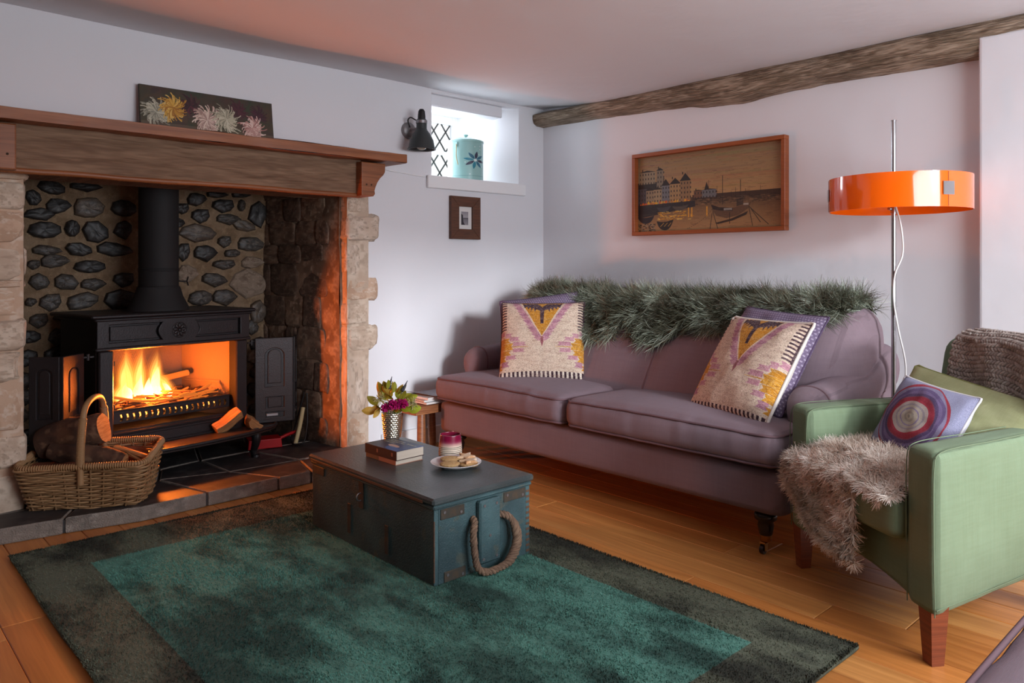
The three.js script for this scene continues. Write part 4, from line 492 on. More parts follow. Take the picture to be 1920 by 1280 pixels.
{ // vase with flowers
  const R = rng(61), vx = 0.873, vz = 1.81; const N = 44, g = surf(180, 104, (u, v) => { const k = clamp(v / 0.94, 0, 1); let r = lerp(0.030, 0.0425, Math.pow(k, 0.85)) , y = k * 0.118; const row = k * 13, col = u * 18; const d = Math.abs(md(col + (Math.floor(row) % 2) * 0.5, 1) - .5) + Math.abs(md(row, 1) - .5); r += 0.0034 * (1 - d) * (v < 0.94 ? 1 : 0); if (v > 0.94) { r = 0.0415 - (v - 0.94) / 0.06 * 0.002; y = 0.118 - (v - 0.94) / 0.06 * 0.02; } const a = u * 2 * Math.PI; return V(Math.cos(a) * r, y, Math.sin(a) * r); }, true);
  const v = thing('vase', 'silvery hammered tapered vase on the corner of the chest', 'vase', [vx, TOP, vz]); part(v, 'body', g, M({ color: '#cfc7b4', roughness: 0.22, metalness: 0.9, side: THREE.DoubleSide })); part(v, 'base', tr(cyl(0.0295, 0.0295, 0.003, 32), 0, 0.0016, 0), mSteel);
  const b = thing('flower_bouquet', 'small bunch of magenta flowers and yellow-green leaves in silver vase', 'flowers', [vx, TOP - 0.03, vz]); b.scale.set(1.28, 1.28, 1.28);
  const leafG = (L, w) => surf(6, 10, (u, t) => { const x = (u - .5) * 2, ww = w * Math.pow(Math.sin(Math.PI * Math.pow(t, 0.75)), 0.8); return V(x * ww / 2, L * t - 0.2 * L * t * t, 0.25 * L * t * t + Math.abs(x) * ww * 0.22); });
  const lg = [leafG(0.055, 0.026), leafG(0.045, 0.02), leafG(0.06, 0.03)], lm = ['#b0962a', '#c2a436', '#8f8422', '#9a9a2a', '#d1ab48', '#aebb30'].map((c) => MP({ color: c, roughness: 0.55, side: THREE.DoubleSide, transmission: 0.25, thickness: 0 }));
  const put = (name, geo, m, pos, dir, roll, s = 1) => { const o = part(b, name, geo, m); o.position.set(...pos); o.quaternion.setFromUnitVectors(V(0, 1, 0), V(...dir).normalize()).multiply(new THREE.Quaternion().setFromAxisAngle(V(0, 1, 0), roll)); o.scale.setScalar(s); return o; };
  // camera-right is (0.68, 0, -0.73); spots as [right, up, towards the viewer]
  const W = (a, y, f) => [a * 0.679 + f * 0.734, y, -a * 0.734 + f * 0.679];
  for (let i = 0; i < 34; i++) { const a = (R() - .62) * 0.13, y = 0.125 + R() * 0.085 * (1 - Math.abs(a + 0.015) * 5), f = (R() - .5) * 0.07; put('leaf', lg[i % 3], lm[Math.floor(R() * 6)], W(a * 0.6, y - 0.01, f * 0.6), W(a * 9 + (R() - .5) * 0.8, 0.25 + (y - 0.14) * 9 + (R() - .5) * 0.5, f * 10), R() * 6.28, 0.75 + R() * 0.4); }
  for (const [a, y, f] of [[0.075, 0.158, 0.0], [0.085, 0.128, 0.01], [0.065, 0.135, 0.02]]) put('leaf', lg[2], lm[5], W(a - 0.03, y - 0.005, f), W(0.8, 0.4 + (y - .14) * 12, 0.4), a * 40, 1.0);
  for (const [a, y, f] of [[-0.05, 0.125, 0.03], [-0.06, 0.13, 0.01], [-0.02, 0.125, 0.04]]) put('leaf', lg[0], lm[4], W(a * 0.7, y + 0.01, f), W(a * 14, -0.7, f * 12), 1, 0.9);
  const mMag = M({ color: '#b8156c', roughness: 0.6, side: THREE.DoubleSide }), petal = surf(4, 5, (u, t) => { const x = (u - .5) * 2; return V(x * 0.009 * Math.sqrt(t), 0.018 * t, 0.006 * t * t + 0.003 * Math.sin(u * 9) * t); });
  for (const [a, y, f, s] of [[0.012, 0.148, 0.045, 1], [0.04, 0.147, 0.035, 1.15], [-0.015, 0.138, 0.045, 0.8]]) { const fl = put('magenta_flower', new THREE.SphereGeometry(0.004, 8, 6), mMag, W(a, y, f), W(0.1, 0.3, 1), 0, s); for (let i = 0; i < 26; i++) { const o = part(fl, 'petal', petal, mMag), th = R() * 6.28, ph = 0.25 + R() * 1.2; o.quaternion.setFromUnitVectors(V(0, 1, 0), V(Math.sin(ph) * Math.cos(th), Math.cos(ph), Math.sin(ph) * Math.sin(th)).normalize()); o.rotateY(R() * 6.28); } }
  const mUm = M({ color: '#b9b07a', roughness: 0.7 }); for (const [a, y, f, s] of [[-0.035, 0.165, 0.03, 1], [0.075, 0.148, 0.025, 1.0]]) { const gs = []; for (let i = 0; i < 46; i++) { const th = R() * 6.28, ph = R() * 1.5, L = 0.022 + R() * 0.006, d = V(Math.sin(ph) * Math.cos(th), Math.cos(ph), Math.sin(ph) * Math.sin(th)); const q = cyl(0.0012, 0.0006, L, 5); q.translate(0, L / 2, 0); q.applyQuaternion(new THREE.Quaternion().setFromUnitVectors(V(0, 1, 0), d)); gs.push(q); } put('seed_head', merge(gs), mUm, W(a, y, f), W(0.1, 0.5, 1), 0, s); }
  const mSp = M({ color: '#4a4a55', roughness: 0.8 }); for (const [a, y, f, dir] of [[-0.012, 0.185, 0, [0.25, 1, 0]], [0.03, 0.175, 0.0, [0.5, 1, 0]]]) { const gs = [cyl(0.001, 0.001, 0.05, 5).translate(0, 0.025, 0)]; for (let i = 0; i < 26; i++) { const t = i / 26; gs.push(new THREE.SphereGeometry(0.0035 * (1 - t * 0.7), 6, 5).translate(Math.cos(i * 2.4) * 0.004 * (1 - t), 0.014 + t * 0.04, Math.sin(i * 2.4) * 0.004 * (1 - t))); } put('dark_flower_spike', merge(gs), mSp, W(a, y, f), W(...dir), 0, 1); }
  const mSt = M({ color: '#5d6b2a', roughness: 0.7 }); for (let i = 0; i < 9; i++) { const a = (R() - .5) * 0.05, f = (R() - .5) * 0.05; part(b, 'stem', tube([V(a * 0.3, 0.035, f * 0.3), V(a * 0.5, 0.08, f * 0.5), V(...W(a * 1.2, 0.15, f))], 0.0016, 8, 5), mSt); }
}
// ---------------------------------------------------------------- stool with magazines
{
  const mSt = M({ map: woodTex('#a06a44', '#6f4026', 101, [0.4, 0.12], 1, 1.1), roughness: 0.45 }), s = thing('stool', 'low rustic wooden stool between chimney wall and sofa', 'stool', [0.18, 0, 1.125], 0.03);
  part(s, 'seat', uvBox(noisy(tr(new THREE.BoxGeometry(0.24, 0.045, 0.31, 8, 3, 10), 0, 0.272, 0), 0.004, 9)), mSt);
  for (const [x, z] of [[-0.08, 0.115], [0.085, 0.09], [-0.08, -0.11], [0.085, -0.11]]) part(s, 'leg', taperTube([[x * 1.25, 0.0, z * 1.22], [x * 1.1, 0.13, z * 1.08], [x, 0.255, z]], (t) => 0.020 + 0.004 * Math.sin(t * 3), 10, 14), mSt);
  const mm = ['#cfd0d6', '#b9b4b6', '#8f8a92'].map((c) => M({ color: c, roughness: 0.25 })), pg = M({ color: '#ddd8d4', roughness: 0.7 });
  [['glossy magazine at the bottom of the stack on the stool', 0.013, 0.03], ['grey-covered magazine in the middle of the stack on the stool', 0.011, -0.06], ['open-curled pale magazine on top of the stack on the stool', 0.014, 0.08]].reduce((y, [l, t, a], i) => { const o = thing('magazine', l, 'magazine', [0.195, y, 1.075], a, 'magazines on the stool'); part(o, 'pages', tr(cbox(0.20, t - 0.002, 0.255, 0.001), 0, t / 2, 0), pg); part(o, 'cover', uvBox(surf(10, 6, (u, v) => V((v - .5) * 0.205, t - 0.0004 + (i === 2 ? 0.02 * Math.pow(u, 6) : 0), (u - .5) * 0.262))), mm[i]); return y + t + 0.0004; }, 0.2965);
}
// ---------------------------------------------------------------- things on the walls
{
  const fr = M({ map: woodTex('#6b4028', '#45281a', 103, [0.3, 0.06], 1.4, 1.2), roughness: 0.55 }), o = thing('picture_frame', 'small dark wood frame with a mounted monochrome photograph under window', 'picture', [0, 1.351, 0.698], Math.PI / 2);
  const w = 0.232, h = 0.262, b = 0.062, m = (q) => extr(q, 0.02, 0.003, 2);
  for (const q of [[[-w / 2, -h / 2], [w / 2, -h / 2], [w / 2 - b, -h / 2 + b], [-w / 2 + b, -h / 2 + b]], [[w / 2, -h / 2], [w / 2, h / 2], [w / 2 - b, h / 2 - b], [w / 2 - b, -h / 2 + b]], [[w / 2, h / 2], [-w / 2, h / 2], [-w / 2 + b, h / 2 - b], [w / 2 - b, h / 2 - b]], [[-w / 2, h / 2], [-w / 2, -h / 2], [-w / 2 + b, -h / 2 + b], [-w / 2 + b, h / 2 - b]]]) part(o, 'frame_rail', uvBox(tr(m(q), 0, 0, 0.004)), fr);
  part(o, 'mount', tr(cbox(w - 2 * b + 0.01, h - 2 * b + 0.01, 0.006, 0.001), 0, 0, 0.008), M({ color: '#dcd9d6', roughness: 0.9 }));
  const ph = canvasTex(128, 192, (c, W, H) => { const g = c.createLinearGradient(0, 0, 0, H); g.addColorStop(0, '#8e8a90'); g.addColorStop(0.45, '#a9a6aa'); g.addColorStop(0.5, '#6d6a70'); g.addColorStop(1, '#8f8d92'); c.fillStyle = g; c.fillRect(0, 0, W, H); c.fillStyle = '#2c2a30'; c.beginPath(); c.moveTo(0, 30); c.lineTo(30, 50); c.lineTo(40, 150); c.lineTo(70, 192); c.lineTo(0, 192); c.fill(); c.fillStyle = '#56535a'; c.fillRect(40, 88, 88, 14); });
  part(o, 'photograph', tr(new THREE.PlaneGeometry(0.056, 0.082), 0, -0.002, 0.0116), M({ map: ph, roughness: 0.4 }));
}
{ // harbour painting
  const pt = canvasTex(1024, 500, (c, W, H) => {
    const R = rng(17); let g = c.createLinearGradient(0, 0, 0, H * 0.58); g.addColorStop(0, '#8a7354'); g.addColorStop(1, '#b08a5c'); c.fillStyle = g; c.fillRect(0, 0, W, H);
    for (let i = 0; i < 60; i++) { c.fillStyle = `rgba(${90 + R() * 90 | 0},${70 + R() * 70 | 0},${45 + R() * 40 | 0},0.16)`; c.fillRect(R() * W - 150, R() * H * 0.5, 200 + R() * 400, 3 + R() * 12); }
    g = c.createLinearGradient(0, H * 0.58, 0, H); g.addColorStop(0, '#4b3a2a'); g.addColorStop(0.4, '#7a5d3e'); g.addColorStop(1, '#a07a50'); c.fillStyle = g; c.fillRect(0, H * 0.58, W, H);
    c.fillStyle = '#3d2d22'; c.fillRect(420, H * 0.555, 604, 34);
    const house = (x, y, w, h, col, roof) => { c.fillStyle = col; c.fillRect(x, y, w, h); c.fillStyle = '#25211f'; c.beginPath(); c.moveTo(x - 4, y); c.lineTo(x + w / 2, y - roof); c.lineTo(x + w + 4, y); c.fill(); c.fillRect(x + w * 0.2, y - roof - 8, 7, 16); for (let j = 0; j < Math.max(1, h / 34); j++) for (let i = 0; i < Math.max(1, w / 24); i++) { c.fillStyle = '#2c2a2a'; c.fillRect(x + 7 + i * 22, y + 9 + j * 30, 7, 13); } };
    c.fillStyle = '#2a2826'; c.fillRect(0, 170, 210, 120); house(8, 100, 130, 80, '#8c8168', 12); house(150, 96, 50, 120, '#7a715f', 18); house(0, 210, 70, 110, '#45454a', 20); house(65, 225, 60, 100, '#8a7a60', 22); house(125, 222, 64, 100, '#9a8666', 18); house(190, 200, 60, 120, '#6b6f74', 44); house(252, 195, 80, 125, '#a08258', 40); house(330, 180, 76, 140, '#8a6d4c', 50); house(430, 252, 60, 46, '#6b4d38', 6); house(490, 250, 100, 48, '#666a6e', 6); c.fillStyle = '#2c2420'; c.beginPath(); c.moveTo(505, 250); c.lineTo(522, 200); c.lineTo(540, 250); c.fill();
    for (let i = 0; i < 60; i++) { c.fillStyle = ['#d99a1c', '#e3b02a', '#c8501c', '#b8701c'][i % 4]; c.fillRect(10 + R() * 385, 298 + R() * 18, 4 + R() * 9, 8 + R() * 9); }
    c.fillStyle = '#23262a'; c.beginPath(); c.moveTo(0, 322); c.lineTo(440, 312); c.lineTo(440, 350); c.lineTo(0, 410); c.fill();
    const boat = (x, y, w, h, col) => { c.fillStyle = col; c.beginPath(); c.moveTo(x, y); c.quadraticCurveTo(x + w / 2, y + h * 0.3, x + w, y - h * 0.15); c.quadraticCurveTo(x + w * 0.85, y + h, x + w * 0.5, y + h); c.quadraticCurveTo(x + w * 0.12, y + h, x, y); c.fill(); };
    boat(150, 340, 110, 34, '#3b4045'); boat(270, 340, 120, 30, '#4b463e'); boat(0, 400, 130, 46, '#20242c'); const hull = (q, col) => { c.fillStyle = col; c.beginPath(); q.forEach(([x, y], i) => i ? c.lineTo(x, y) : c.moveTo(x, y)); c.fill(); }; hull([[552, 346], [610, 366], [700, 374], [780, 360], [826, 340], [800, 384], [740, 420], [660, 436], [590, 418], [562, 384]], '#5a4230'); hull([[552, 346], [610, 366], [700, 374], [700, 392], [620, 388], [566, 376]], '#221c1a'); hull([[690, 440], [800, 400], [790, 420], [700, 452], [600, 470], [580, 462]], '#2b211b'); hull([[726, 300], [770, 300], [770, 358], [726, 366]], '#3a3028'); c.fillStyle = '#8b8a84'; c.fillRect(640, 374, 56, 13); c.fillStyle = '#9a9488'; c.fillRect(770, 350, 34, 12);
    for (let i = 0; i < 90; i++) { c.fillStyle = ['#d9a02a', '#c8861e', '#e6c05a'][i % 3]; c.globalAlpha = 0.75; c.fillRect(150 + R() * 270, 370 + R() * 56, 6 + R() * 22, 3 + R() * 4); } c.globalAlpha = 1; for (const x of [388, 412, 520]) { c.fillStyle = '#d89a30'; c.fillRect(x, 355, 8, 62); }
    boat(150, 432, 130, 62, '#1f2022'); c.strokeStyle = '#9a7a3a'; c.lineWidth = 5; for (const k of [0, 1, 2]) { c.beginPath(); c.moveTo(178 + k * 30, 470); c.lineTo(206 + k * 28, 446); c.stroke(); }
    c.strokeStyle = '#2a211b'; c.lineWidth = 4; for (const [a, b, d, e] of [[632, 170, 632, 350], [752, 206, 752, 330], [560, 400, 545, 500], [565, 390, 600, 500], [680, 400, 680, 470], [805, 370, 830, 490], [815, 380, 930, 484], [810, 372, 880, 470]]) { c.beginPath(); c.moveTo(a, b); c.lineTo(d, e); c.stroke(); } c.lineWidth = 2; for (const [a, b, d] of [[536, 190, 260], [594, 232, 300], [720, 250, 320], [690, 270, 310], [784, 262, 320], [880, 250, 290]]) { c.beginPath(); c.moveTo(a, b); c.lineTo(a, d); c.stroke(); } c.setLineDash([8, 8]); c.beginPath(); c.moveTo(380, 490); c.quadraticCurveTo(500, 450, 562, 372); c.stroke(); c.setLineDash([]);
    for (let i = 0; i < 130; i++) { c.fillStyle = R() < .5 ? '#1d1a18' : '#8a7a62'; c.fillRect(R() * 130, 446 + R() * 54, 5 + R() * 12, 3 + R() * 4); }
    for (let i = 0; i < 1500; i++) { const x = R() * W, y = R() * H, l = 8 + R() * 40; c.strokeStyle = ['rgba(30,22,16,0.16)', 'rgba(190,150,100,0.12)', 'rgba(120,90,60,0.16)', 'rgba(70,60,56,0.14)'][i % 4]; c.lineWidth = 1 + R() * 4; c.beginPath(); c.moveTo(x, y); if (x < 420 && y > 90 && y < 330) c.lineTo(x + (R() - .5) * 8, y + l * 0.6); else c.lineTo(x + l, y + (R() - .5) * 6); c.stroke(); }
    for (let i = 0; i < 200; i++) { c.fillStyle = R() < 0.6 ? 'rgba(40,32,26,0.5)' : 'rgba(150,120,84,0.4)'; c.fillRect(430 + R() * 590, 298 + R() * 42, 8 + R() * 30, 2 + R() * 5); }
  });
  const o = thing('harbour_painting', 'framed painting of a harbour with boats and houses above sofa', 'painting', [1.281, 1.478, 0.0]), w = 0.975, h = 0.485, b = 0.022, mF = M({ map: woodTex('#a5592a', '#8a4520', 107, [0.6, 0.08], 0.8, 0.8), roughness: 0.45 });
  for (const [x, y, a, c] of [[0, h / 2 - b / 2, w, b], [0, -h / 2 + b / 2, w, b], [-w / 2 + b / 2, 0, b, h - 2 * b], [w / 2 - b / 2, 0, b, h - 2 * b]]) part(o, 'frame_rail', tr(cbox(a, c, 0.045, 0.002), x, y, 0.0235), mF);
  part(o, 'board', tr(new THREE.BoxGeometry(w - 0.02, h - 0.02, 0.008), 0, 0, 0.006), M({ color: '#4a3a2c', roughness: 0.9 })); part(o, 'painted_canvas', tr(new THREE.PlaneGeometry(w - 2 * b, h - 2 * b), 0, 0, 0.0115), M({ map: pt, roughness: 0.55 }));
}
{ // flower painting on the mantel shelf
  const pt = canvasTex(1024, 320, (c, W, H) => { const R = rng(4); c.fillStyle = '#3c3428'; c.fillRect(0, 0, W, H); for (let i = 0; i < 220; i++) { c.fillStyle = `rgba(${40 + R() * 50 | 0},${36 + R() * 36 | 0},${26 + R() * 24 | 0},0.25)`; c.beginPath(); c.ellipse(R() * W, R() * H, 30 + R() * 60, 12 + R() * 30, R() * 3, 0, 7); c.fill(); } c.fillStyle = 'rgba(110,92,74,0.5)'; c.fillRect(0, H * 0.82, W, H * 0.18);
    const mum = (x, y, r, cols, n, droop) => { for (let k = 0; k < n; k++) { const a = R() * 6.283, L = r * (0.45 + R() * 0.6), t = k / n; c.strokeStyle = cols[Math.floor(R() * cols.length)]; c.lineWidth = 5 + R() * 4; c.lineCap = 'round'; c.beginPath(); const s = r * 0.35 * (1 - t); c.moveTo(x + Math.cos(a) * s * 0.6, y + Math.sin(a) * s * 0.6); c.quadraticCurveTo(x + Math.cos(a + 0.3) * L * 0.7, y + Math.sin(a + 0.3) * L * 0.7, x + Math.cos(a) * L * (1 - t * 0.5), y + Math.sin(a) * L * (1 - t * 0.5) + droop); c.stroke(); } };
    mum(360, 110, 105, ['#3d1820', '#521e2a', '#2c1218'], 90, 0); mum(740, 90, 98, ['#3d1820', '#4a1c28'], 80, 0); mum(900, 110, 98, ['#43192a', '#351420'], 80, 0); mum(110, 190, 140, ['#9a9684', '#b5b09a', '#7c7a6a', '#c2bca6'], 150, 6); mum(235, 140, 133, ['#b5822a', '#c99a3a', '#9a641c', '#d6ae5a'], 150, 4); mum(490, 200, 140, ['#b99a8c', '#cdb2a4', '#9c7c72', '#d9c4b4'], 170, 6); mum(640, 170, 133, ['#b5ad94', '#c6bfa8', '#8c8672'], 150, 8); mum(850, 220, 125, ['#b98a80', '#cda59a', '#9a6a64', '#dcc0b4'], 150, 4); mum(870, 285, 84, ['#b58a80', '#d2b0a4'], 80, 4); });
  const o = thing('flower_painting', 'unframed dark panel painting of chrysanthemums standing on the mantel', 'painting', [0.055, 1.664, 2.277], Math.PI / 2); const q = new THREE.Group(); part(o, 'panel', tr(new THREE.BoxGeometry(0.625, 0.205, 0.012), 0, 0.1025, 0), M({ color: '#3a3226', roughness: 0.8 })); part(o, 'painted_face', tr(new THREE.PlaneGeometry(0.621, 0.201), 0, 0.1025, 0.0064), M({ map: pt, roughness: 0.55 })); o.rotation.set(0, Math.PI / 2, 0); o.rotateX(-0.14);
}
{ // wall lamp
  const o = thing('wall_lamp', 'dark grey metal spotlight wall lamp with bell shade beside window', 'lamp', [0, 1.841, 1.115], 0), dk = M({ color: '#33393a', roughness: 0.42 }), gal = M({ color: '#8c8788', roughness: 0.5, metalness: 0.6 });
  part(o, 'wall_plate', tr(lathe([[0, 0.028], [0.02, 0.027], [0.04, 0.022], [0.046, 0.012], [0.047, 0]], 32).rotateZ(-Math.PI / 2), 0.001, 0, 0), gal); part(o, 'arm', tube([[0.025, 0, 0], [0.07, 0.0, -0.004], [0.10, 0.002, -0.006]], 0.008, 12, 10), gal);
  const s = part(o, 'shade', tr(lathe([[0.0, 0.075], [0.026, 0.075], [0.030, 0.066], [0.030, 0.022], [0.034, 0.012], [0.052, -0.012], [0.068, -0.046], [0.076, -0.088], [0.083, -0.097], [0.081, -0.099], [0.073, -0.089], [0.064, -0.046], [0.048, -0.012], [0.03, 0.008], [0, 0.01]], 40), 0.125, -0.026, -0.008), dk); part(s, 'inner_rim', tr(new THREE.TorusGeometry(0.078, 0.003, 6, 40).rotateX(Math.PI / 2), 0.125, -0.122, -0.008), gal);
  part(o, 'clamp_ring', tr(cyl(0.033, 0.033, 0.016, 28), 0.125, 0.033, -0.008), mSteel); part(o, 'cap', tr(lathe([[0, 0.062], [0.012, 0.06], [0.019, 0.048], [0.022, 0.02], [0.022, 0]], 20), 0.125, 0.046, -0.008), mBlack); part(o, 'bulb', tr(new THREE.SphereGeometry(0.035, 20, 14), 0.125, -0.092, -0.008), MP({ color: '#e9dfc8', roughness: 0.1, transmission: 0.6, thickness: 0 }));
  part(o, 'flex', tube([[0.04, 0.012, 0.012], [0.045, 0.05, 0.03], [0.07, 0.062, 0.03], [0.11, 0.042, 0.012], [0.125, 0.05, 0.0]], 0.004, 30, 8), mBlack);
  single('cable', 'thin white cable clipped to wall between mantel and window sill', 'cable', tube([[0.006, 1.632, 1.345], [0.008, 1.612, 1.31], [0.006, 1.598, 1.25], [0.006, 1.592, 1.16], [0.006, 1.585, 1.05], [0.006, 1.583, 1.0]], 0.004, 30, 6), mWhite);
}
{ // enamel canister on the sill
  const art = canvasTex(512, 256, (c, W, H) => { c.fillStyle = '#8fb8b4'; c.fillRect(0, 0, W, H); const R = rng(2); for (let i = 0; i < 10; i++) { c.fillStyle = '#cfe0dc'; c.beginPath(); c.arc(W * 0.02 + R() * W * 0.3, R() * H, 3, 0, 7); c.fill(); } c.fillStyle = '#6f9a98'; c.fillRect(0, H * 0.87, W, 3); for (let i = 0; i < 8; i++) { c.save(); c.translate(W * 0.20, H * 0.48); c.rotate(i / 8 * 6.283 + 0.2); c.fillStyle = i % 3 === 0 ? '#2a2c44' : i % 2 ? '#1f5f78' : '#2c7d90'; c.beginPath(); c.moveTo(8, 0); c.quadraticCurveTo(28, -18, 58, -2); c.quadraticCurveTo(30, 16, 8, 0); c.fill(); c.restore(); } c.fillStyle = '#d8e2e0'; c.beginPath(); c.arc(W * 0.20, H * 0.48, 8, 0, 7); c.fill(); });
  const o = thing('enamel_canister', 'pale turquoise enamel canister with painted flower on the window sill', 'canister', [-0.155, 1.5935, 0.555], 0.2), en = MP({ map: art, roughness: 0.22, clearcoat: 0.5 }), pl = MP({ color: '#93bcb7', roughness: 0.22, clearcoat: 0.5 });
  const body = cyl(0.115, 0.115, 0.252, 56).toNonIndexed(); part(o, 'body', tr(new THREE.CylinderGeometry(0.115, 0.115, 0.25, 56, 1, true), 0, 0.127, 0), en); part(o, 'bottom', tr(cyl(0.115, 0.115, 0.004, 40), 0, 0.003, 0), pl); for (const y of [0.006, 0.252]) part(o, 'rim', tr(new THREE.TorusGeometry(0.116, 0.003, 6, 56).rotateX(Math.PI / 2), 0, y, 0), pl);
  part(o, 'lid', tr(lathe([[0.119, 0], [0.119, 0.01], [0.11, 0.014], [0.07, 0.03], [0.02, 0.036], [0, 0.036]], 48), 0, 0.252, 0), pl); part(o, 'knob', tr(lathe([[0.008, 0], [0.009, 0.008], [0.017, 0.014], [0.016, 0.022], [0, 0.025]], 20), 0, 0.287, 0), pl);
  part(o, 'bail_handle', tube([[0.02, 0.235, 0.118], [0.03, 0.21, 0.128], [0.035, 0.15, 0.135], [0.04, 0.10, 0.125]], 0.0025, 16, 6), M({ color: '#a98f5a', roughness: 0.4, metalness: 0.7 })); part(o, 'handle_lug', tr(cbox(0.02, 0.03, 0.008, 0.002), 0.02, 0.23, 0.117), pl);
}
// ---------------------------------------------------------------- sofa
const clothBump = { bumpMap: weave, bumpScale: 0.0006 };
const mSofa = MP({ map: clothTex('#857279', '#7b6870', 11), roughness: 0.85, sheen: 0.35, sheenRoughness: 0.5, sheenColor: new THREE.Color('#c9bccb'), ...clothBump }), mPipe = MP({ color: '#6d5258', roughness: 0.85 });
function pillowGeo(w, h, t, o = {}) {                        // two stuffed faces meeting in a seam
  const n = o.n ?? 26, sag = o.sag ?? 0.06, P = (u, v, s) => { const x = u * 2 - 1, y = v * 2 - 1, f = Math.pow(Math.max(0, (1 - Math.pow(Math.abs(x), 2.6)) * (1 - Math.pow(Math.abs(y), 2.6))), 0.48); const wr = (fbm(x * 3 + (o.seed ?? 0), y * 3, s + 3, 3) - .5) * 0.02 * f; return V(w / 2 * x * (1 - sag * (1 - y * y)), h / 2 * y * (1 - sag * (1 - x * x)), s * (t / 2 * f + 0.002) + wr); };
  const a = surf(n, n, (u, v) => P(u, v, 1)), b = surf(n, n, (u, v) => P(1 - u, v, -1)); return [a, b, (k) => { const q = []; for (let i = 0; i < 4; i++) for (let j = 0; j < 14; j++) { const s = j / 14; const [u, v] = [[s, 0], [1, s], [1 - s, 1], [0, 1 - s]][i]; q.push(P(u, v, 0)); } return new THREE.TubeGeometry(new THREE.CatmullRomCurve3(q, true), 120, k, 6, true); }];
}
const BC = 1.33, SEAM = 1.43;
const backProf = [[0.83, 0.36], [0.77, 0.47], [0.68, 0.62], [0.575, 0.76], [0.495, 0.845], [0.42, 0.885], [0.34, 0.90], [0.26, 0.885], [0.195, 0.835], [0.16, 0.70], [0.15, 0.45], [0.15, 0.18]].map(([z, y]) => V(0, y, z));
const backCurve = new THREE.CatmullRomCurve3(backProf, false, 'centripetal');
function backPoint(x, t, lift = 0) {                         // point of the sofa back's surface
  const p = backCurve.getPoint(t), tg = backCurve.getTangent(t), nrm = V(0, tg.z, -tg.y).multiplyScalar(-1); if (nrm.y < 0 && t > 0.3 && t < 0.6) nrm.negate();
  const half = x < SEAM ? (SEAM - 0.33) / 2 : (2.34 - SEAM) / 2, xc = x < SEAM ? (0.33 + SEAM) / 2 : (SEAM + 2.34) / 2, k = clamp(Math.abs(x - xc) / half, 0, 1);
  const bul = 0.035 * (1 - Math.pow(k, 5)) * smoothstep(t, 0.02, 0.2) * (1 - smoothstep(t, 0.36, 0.48));
  const out = V(0, 0.45, 0.9).normalize(); p.addScaledVector(out, bul);
  const e = Math.abs(x - BC), H = 1.02, r = 0.16; if (e > H - r) { const q = clamp((e - (H - r)) / r, 0, 1), s = Math.sqrt(1 - q * q); p.y = lerp(0.72, p.y, p.y > 0.72 ? (0.25 + 0.75 * s) : 1); p.z = lerp(0.42, p.z, 0.35 + 0.65 * s); }
  if (lift) p.addScaledVector(V(0, p.y - 0.55, (p.z - 0.36) * 1.3).normalize(), lift);
  p.x = x; return p;
}
